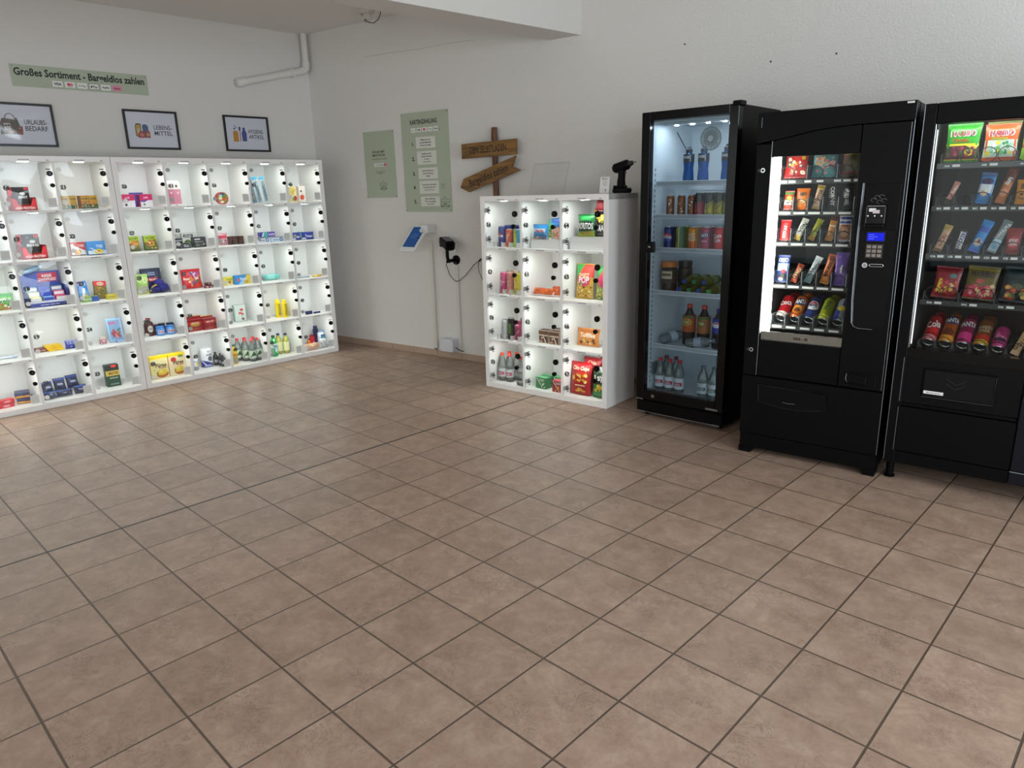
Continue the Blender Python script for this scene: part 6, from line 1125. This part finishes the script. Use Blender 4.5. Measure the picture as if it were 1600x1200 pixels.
# surveillance camera on the ceiling
t = thing('security_camera', 'white dome security camera on the ceiling beside the beam', 'camera', (1.20, -.12, CEIL))
CW_ = M('#d2cec8', .4)
b = MB(); b.lathe([(.062, -.030), (.066, -.022), (.066, -.0008)], CW_, 24); put('mount', b, t)
b = MB(); b.T = Matrix.Translation((.005, -.01, -.060)); b.lathe([(0, -.046), (.025, -.040), (.044, -.016), (.046, .008), (.040, .030)], CW_, 20); b.T = Matrix.Translation((.012, -.03, -.066)) @ Matrix.Rotation(R(-28), 4, 'Z') @ Matrix.Rotation(R(28), 4, 'X'); b.cyl_y(0, 0, .034, -.016, .012, CW_, 20); b.tube([(.034 * math.cos(k * PI / 8), -.0165, .034 * math.sin(k * PI / 8)) for k in range(1, 8)], .003, M('#2c2a28'), 5); put('ball_housing', b, t)
b = MB(); b.T = Matrix.Translation((.012, -.03, -.066)) @ Matrix.Rotation(R(-28), 4, 'Z') @ Matrix.Rotation(R(28), 4, 'X'); b.cyl_y(0, -.018, .014, -.020, -.016, BLACK, 16); put('lens', b, t)
b = MB(); pts = [(.035, -.05, -.085), (.07, -.04, -.115), (.115, -.02, -.125), (.155, .0, -.10), (.172, .012, -.06), (.175, .02, -.002)]
b.tube([Vector(q) for q in pts], .0035, M('#2a2826'), 6); put('cable', b, t)
# posters
LBL = M('#3a4234', .6)
def lines(b, rows, x, z, y, h, gap, wmax, m=LBL):
    for k, s in enumerate(rows): b.text(s, x, z - k * gap, h, m, y, wmax, bold=.015)
def vendlogo(b, x, z, s, y):
    q = [(-1, .2), (-.9, .55), (-.3, .5), (-.15, .8), (0, 1.0), (.12, .8), (.2, .5), (.9, .55), (1, .2), (.8, .1), (.6, .25), (.4, .1), (.2, .25), (0, .1), (-.2, .25), (-.4, .1), (-.6, .25), (-.8, .1), (-1, .2)]
    b.tube([(x + i * s, y, z + j * s) for i, j in q], .0012, LBL, 4); b.tube([(x - .75 * s, y, z + .05 * s), (x - .65 * s, y, z - .6 * s), (x, y, z - .8 * s), (x + .65 * s, y, z - .6 * s), (x + .75 * s, y, z + .05 * s)], .001, LBL, 4)
    b.text('DEIN', x, z - .12 * s, .22 * s, LBL, y, s); b.text('SELBSTLADEN', x, z - .42 * s, .2 * s, LBL, y, 2.2 * s)
t = on_wall('poster', 'small sage green smartphone payment poster on the rough wall', 'poster', WB, .9125, 1.467)
b = MB(); b.box(-.2, .2, -.004, 0, 0, .598, SAGE)
lines(b, ['ZAHLEN MIT', 'SMARTPHONE'], -.01, .415, -.0046, .020, .030, .17, INK); lines(b, ['Scanne den QR-Code am Schließfach'], 0, .352, -.0046, .009, .012, .24); lines(b, ['Zahlung auswählen und', 'bestätigen'], 0, .236, -.0046, .009, .015, .17); put('panel', b, t)
b = MB(); pay_logos(b, -.058, .298, .036, .030, -.0042, seq='GPVK'); put('payment_logos', b, t)
b = MB(); vendlogo(b, .03, .105, .05, -.0048); put('shop_logo', b, t)
b = MB()
for x in (-.19, .19):
    for z in (.012, .586): b.cyl_y(x, z, .0035, -.006, -.004, BLACK, 8)
put('screw', b, t)
t = on_wall('poster', 'large sage green card payment poster with five numbered steps', 'poster', WB, 1.498, 1.3355)
b = MB(); b.box(-.28, .28, -.004, 0, 0, .854, SAGE); put('panel', b, t)
b = MB(); b.text('KARTENZAHLUNG', -.01, .772, .036, INK, -.0046, .32, bold=.024); lines(b, ['und', 'weitere'], .155, .710, -.0046, .011, .015, .07)
for k, z in enumerate((.590, .462, .335, .215, .090)): b.text('%d.' % (k + 1), -.152, z, .030, INK, -.0046, bold=.04)
lines(b, ['Bei Fragen', 'einfach', 'anrufen'], .19, .235, -.0046, .008, .014, .10); put('lettering', b, t)
b = MB(); pay_logos(b, -.135, .705, .055, .036, -.0042, seq='WVMGP'); put('payment_logos', b, t)
steps = [['Wähle dein Fach', 'auf dem Bildschirm', 'Betrag wird angezeigt'], ['Bezahle an dem', 'Karten-Terminal', 'kontaktlos', 'oder mit Karte'], ['Auf dem Bildschirm', 'wird die Zahlung', 'bestätigt'], ['Drücke den schwarzen', 'Knopf am Fach und', 'entnimm die Ware'], ['Bitte schließe die', 'Türe und genieße', 'deinen Einkauf']]
for k, (z, s) in enumerate(zip((.597, .468, .335, .215, .092), steps)):
    hh = (.095, .115, .095, .112, .085)[k]
    b = MB(); b.box(-.115, .115, -.0056, -.004, z - hh / 2, z + hh / 2, PAPER)
    for q, s_ in enumerate(s): b.text(s_, 0, z + (len(s) / 2 - .5 - q) * .023, .0125 if q < 2 else .010, INK, -.0062, .19)
    b.cyl_y(-.09 if k % 2 else .10, z + hh / 2 - .012, .0028, -.0075, -.0056, BLACK, 6); put('step_card', b, t, (.005 + .006 * k, 0, 0))
b = MB(); vendlogo(b, .205, .075, .062, -.0048); put('shop_logo', b, t)
b = MB()
for x in (-.268, .268):
    for z in (.014, .840): b.cyl_y(x, z, .004, -.006, -.004, BLACK, 8)
put('screw', b, t)
# wooden signpost
PLANK = wood('oiled_plank', '#5e421e', '#8c652e', (2.2, 40, 24)); BARK = wood('bark_pole', '#4a2e20', '#7a5640', (24, 24, 4), .7); BURN = M('#23150a', .6)
t = on_wall('signpost', 'wooden signpost with two boards on the rough wall above the lockers', 'sign', WB, 2.293, 1.47, .034)
b = MB(); pr = [(.026, -.06)] + [(.0245 + .0025 * math.sin(k * 2.3), .05 + k * .045) for k in range(10)] + [(.024, .52), (.022, .532), (0, .534)]
b.lathe(pr, BARK, 14); put('pole', b, t)
def board(outline, txt, x, z, h, rot, wmax, name):
    b = MB(); b.prism(outline, -.058, -.034, PLANK); o = put(name, b, t)
    q = MB(); q.text(txt, x, z, h, BURN, -.0586, wmax, R(rot), .014); put('lettering', q, o)
board([(-.306, .417), (-.308, .298), (.253, .310), (.253, .428)], 'DEIN SELBSTLADEN', -.030, .366, .052, 1.2, .375, 'upper_board')
board([(-.298, .137), (-.337, .066), (-.247, .028), (.286, .188), (.207, .218), (.245, .299)], 'Bargeldlos zahlen', -.035, .156, .058, 16.6, .42, 'arrow_board')
# tablet holder
t = on_wall('payment_tablet', 'white tilted tablet stand with a blue screen on the wall', 'tablet', WB, 1.46, 1.11, .17)
TW = M('#dfe1e2', .35)
T_ = Matrix.Rotation(R(-45), 4, 'X')
def tl(b): b.T = T_; return b
b = tl(MB()); b.box(-.094, .094, -.012, .014, -.155, .142, TW, .008); put('enclosure', b, t)
b = tl(MB()); b.box(-.073, .073, -.0128, -.012, -.112, .122, emis('tablet_screen', '#39609c', 0.45))
for k, (z, ww) in enumerate(((.035, .06), (.015, .09), (-.005, .07))): b.box(-ww / 2, ww / 2, -.0132, -.0128, z - .0025, z + .0025, emis('tablet_text_%d' % k, '#6a86b8', .5))
b.box(.05, .07, -.0132, -.0128, -.01, .0, emis('tablet_mark', '#16264a', .3)); put('screen', b, t)
b = MB(); b.box(.03, .11, .05, .168, .04, .115, TW, .006); b.tube([(.05, .03, .06), (.07, .09, .07)], .02, TW, 10); put('wall_bracket', b, t)
CONDUIT = M('#d6d3cc', .5)
t = on_wall('cable_trunking', 'white vertical cable trunking below the tablet', 'trunking', WB, 1.508, .078, 0); b = MB(); b.box(-.018, .018, -.022, -.001, 0, 1.00, CONDUIT, .002); put('cover', b, t)
b = MB(); b.tube([(-.012, -.012, .003), (-.022, -.015, -.008), (-.004, -.02, -.012), (.018, -.016, -.008), (.01, -.012, .002)], .004, M('#2c2823'), 6); put('cable_end', b, t)
t = on_wall('cable_trunking', 'white vertical cable trunking below the black scanner', 'trunking', WB, 1.807, .078, 0); b = MB(); b.box(-.016, .016, -.018, -.001, 0, .785, CONDUIT, .002); put('cover', b, t)
# black scanner camera
t = on_wall('scanner_camera', 'black camera on an elbow arm between the tablet and the lockers', 'camera', WB, 1.800, .914, .001)
b = MB(); b.cyl_y(0, 0, .042, -.010, 0, BLACK, 24); b.cyl_y(0, 0, .026, -.020, -.009, BLACK, 20)
for k in range(3): b.cyl_y(.03 * math.cos(2.1 * k + .5), .03 * math.sin(2.1 * k + .5), .005, -.0112, -.010, STEEL, 8)
put('flange', b, t)
b = MB(); b.tube([(0, -.015, 0), (0, -.095, 0), (-.004, -.112, .012), (-.006, -.115, .035), (-.006, -.115, .115)], .015, BLACK, 12); b.lathe([(.02, -.016), (.02, .004)], BLACK, 14, -.004, -.108); put('elbow_arm', b, t)
b = MB(); b.T = Matrix.Translation((.0, -.115, .148)) @ Matrix.Rotation(R(-28), 4, 'Z') @ Matrix.Rotation(R(14), 4, 'Y') @ Matrix.Rotation(R(90), 4, 'Z')
b.box(-.044, .044, -.085, .075, -.038, .042, BLACK, .014); b.box(-.036, .036, -.06, .06, .042, .046, M('#2c2f33', .3), .003); cb = put('camera_body', b, t)
b = MB(); b.T = Matrix.Translation((.0, -.115, .148)) @ Matrix.Rotation(R(-28), 4, 'Z') @ Matrix.Rotation(R(14), 4, 'Y') @ Matrix.Rotation(R(90), 4, 'Z')
b.box(-.040, .040, .075, .108, -.030, .036, GLOSSBLK, .008); b.cyl_y(0, -.008, .018, .106, .112, M('#3a3d40', .2), 16); b.box(-.03, .03, .085, .125, -.052, -.040, BLACK, .003); put('lens_head', b, t)
b = MB(); b.T = Matrix.Translation((.050, -.100, .095)) @ Matrix.Rotation(R(35), 4, 'Y'); b.box(-.030, .030, -.016, .016, -.022, .022, M('#d9dbdc', .35), .01); put('white_clip', b, t)
b = MB(); cpts = [(-.074, -.06, -.035), (-.055, -.04, -.13), (-.02, -.03, -.175), (.018, -.03, -.19), (.06, -.03, -.175), (.126, -.03, -.128), (.219, -.03, -.034), (.293, -.03, .013), (.34, -.04, .03)]
b.tube([(-.006, -.115, -.012)] + cpts, .0035, M('#4a4438'), 6); b.tube([(.28, -.03, .006), (.275, -.035, -.043), (.29, -.04, -.10), (.33, -.045, -.16)], .003, M('#4a4438'), 6); b.tube([(.283, -.03, .002), (.303, -.03, .02)], .009, M('#2c2a26'), 8); put('cable', b, t)
# junction box
t = on_wall('junction_box', 'white square junction box low on the wall by the skirting', 'box', WB, 1.715, .082, .002)
b = MB(); b.box(-.078, .078, -.095, -.010, 0, .112, M('#cfd3da', .45), .004); put('body', b, t)
b = MB(); b.box(-.080, .080, -.104, -.095, -.001, .113, M('#d3d7de', .45), .003)
for x in (-.068, .068):
    for z in (.01, .102): b.cyl_y(x, z, .004, -.1055, -.104, M('#9a9ea6'), 8)
put('lid', b, t)
b = MB(); b.tube([(.079, -.06, .04), (.10, -.055, .025), (.13, -.04, .008), (.14, -.02, .0)], .004, M('#2c2a28'), 6); put('cable', b, t)

# ------------------------------------------------------------------ on top of the smaller locker cabinet
ZT = H3 + .001
t = thing('acrylic_stand', 'empty clear acrylic sign holder leaning back on the smaller locker cabinet', 'sign holder', U3.at(.392, .295, ZT), U3.ang)
b = MB(); s_ = .08 / .22
b.add([(-.160, 0, .002), (.160, 0, .002), (.160, .08, .224), (-.160, .08, .224), (-.160, .004, .002), (.160, .004, .002), (.160, .084, .224), (-.160, .084, .224)], [(0, 1, 2, 3), (5, 4, 7, 6), (0, 4, 5, 1), (3, 2, 6, 7), (0, 3, 7, 4), (1, 5, 6, 2)], ACRY); put('sheet', b, t)
b = MB(); b.box(-.160, .160, 0, .085, 0, .0025, ACRY); b.tube([(-.16, .082, .224), (.16, .082, .224)], .0016, M('#a4a09a', .4), 4); b.tube([(.16, .002, .004), (.16, .082, .224)], .0014, M('#a89a96', .4), 4); b.tube([(-.16, .002, .004), (-.16, .082, .224)], .0012, M('#a8a49e', .4), 4); put('base', b, t)
t = thing('card_stand', 'small white leaning card beside the black drill', 'card', U3.at(.955, .20, ZT), U3.ang)
b = MB(); T_ = Matrix.Rotation(R(-9), 4, 'X'); b.T = T_; b.box(-.038, .038, 0, .004, .002, .110, M('#eeeeec', .4), .001)
b.cyl_y(-.018, .098, .005, -.0006, 0, P('#4a4e50'), 10); b.text('zahlen', .006, .098, .008, P('#4a4e50'), -.0006, .034); b.box(-.017, .017, -.0004, 0, .050, .086, P('#dadada')); put('card', b, t)
b = MB(); b.T = T_; b.tube([(-.010, -.0006, .014), (-.010, -.0006, .032), (.0, -.0006, .032)], .0008, P('#4a4e50'), 4); b.box(.008, .014, -.0006, 0, .012, .030, P('#5a5e60')); put('symbol', b, t)
b = MB(); b.box(-.038, .038, 0, .045, 0, .002, ACRY); put('foot', b, t)
# cordless drill
t = thing('cordless_drill', 'black cordless drill standing on its battery on the smaller locker cabinet', 'drill', U3.at(1.066, .255, ZT), U3.ang + R(0))
DB = M('#070708', .45, 0, .15)
b = MB(); b.box(-.062, .060, -.032, .032, 0, .034, DB, .008); b.box(-.060, .030, -.028, .028, .034, .050, DB, .006); put('battery', b, t)
b = MB(); b.prism([(-.030, .048), (.016, .048), (.012, .085), (.014, .130), (.022, .150), (-.026, .150), (-.022, .11), (-.030, .075)], -.018, .018, DB); put('grip', b, t)
b = MB(); b.T = Matrix.Translation((-.012, 0, .172)) @ Matrix.Rotation(R(-14), 4, 'Y') @ Matrix.Rotation(R(90), 4, 'Z'); b.cyl_y(0, 0, .034, -.050, .045, DB, 22, .032); b.cyl_y(0, 0, .026, -.062, -.05, DB, 20, .034); b.cyl_y(0, 0, .030, .045, .058, DB, 20, .022); put('motor_housing', b, t)
b = MB(); b.T = Matrix.Translation((-.012, 0, .172)) @ Matrix.Rotation(R(-14), 4, 'Y') @ Matrix.Rotation(R(-90), 4, 'Z'); b.cyl_y(0, 0, .021, .058, .092, M('#17181a', .35), 18, .014); b.cyl_y(0, 0, .004, .092, .118, STEEL, 8); put('chuck', b, t)
b = MB(); b.box(.014, .026, -.007, .007, .122, .148, M('#1c1d1f', .4), .003); put('trigger', b, t)
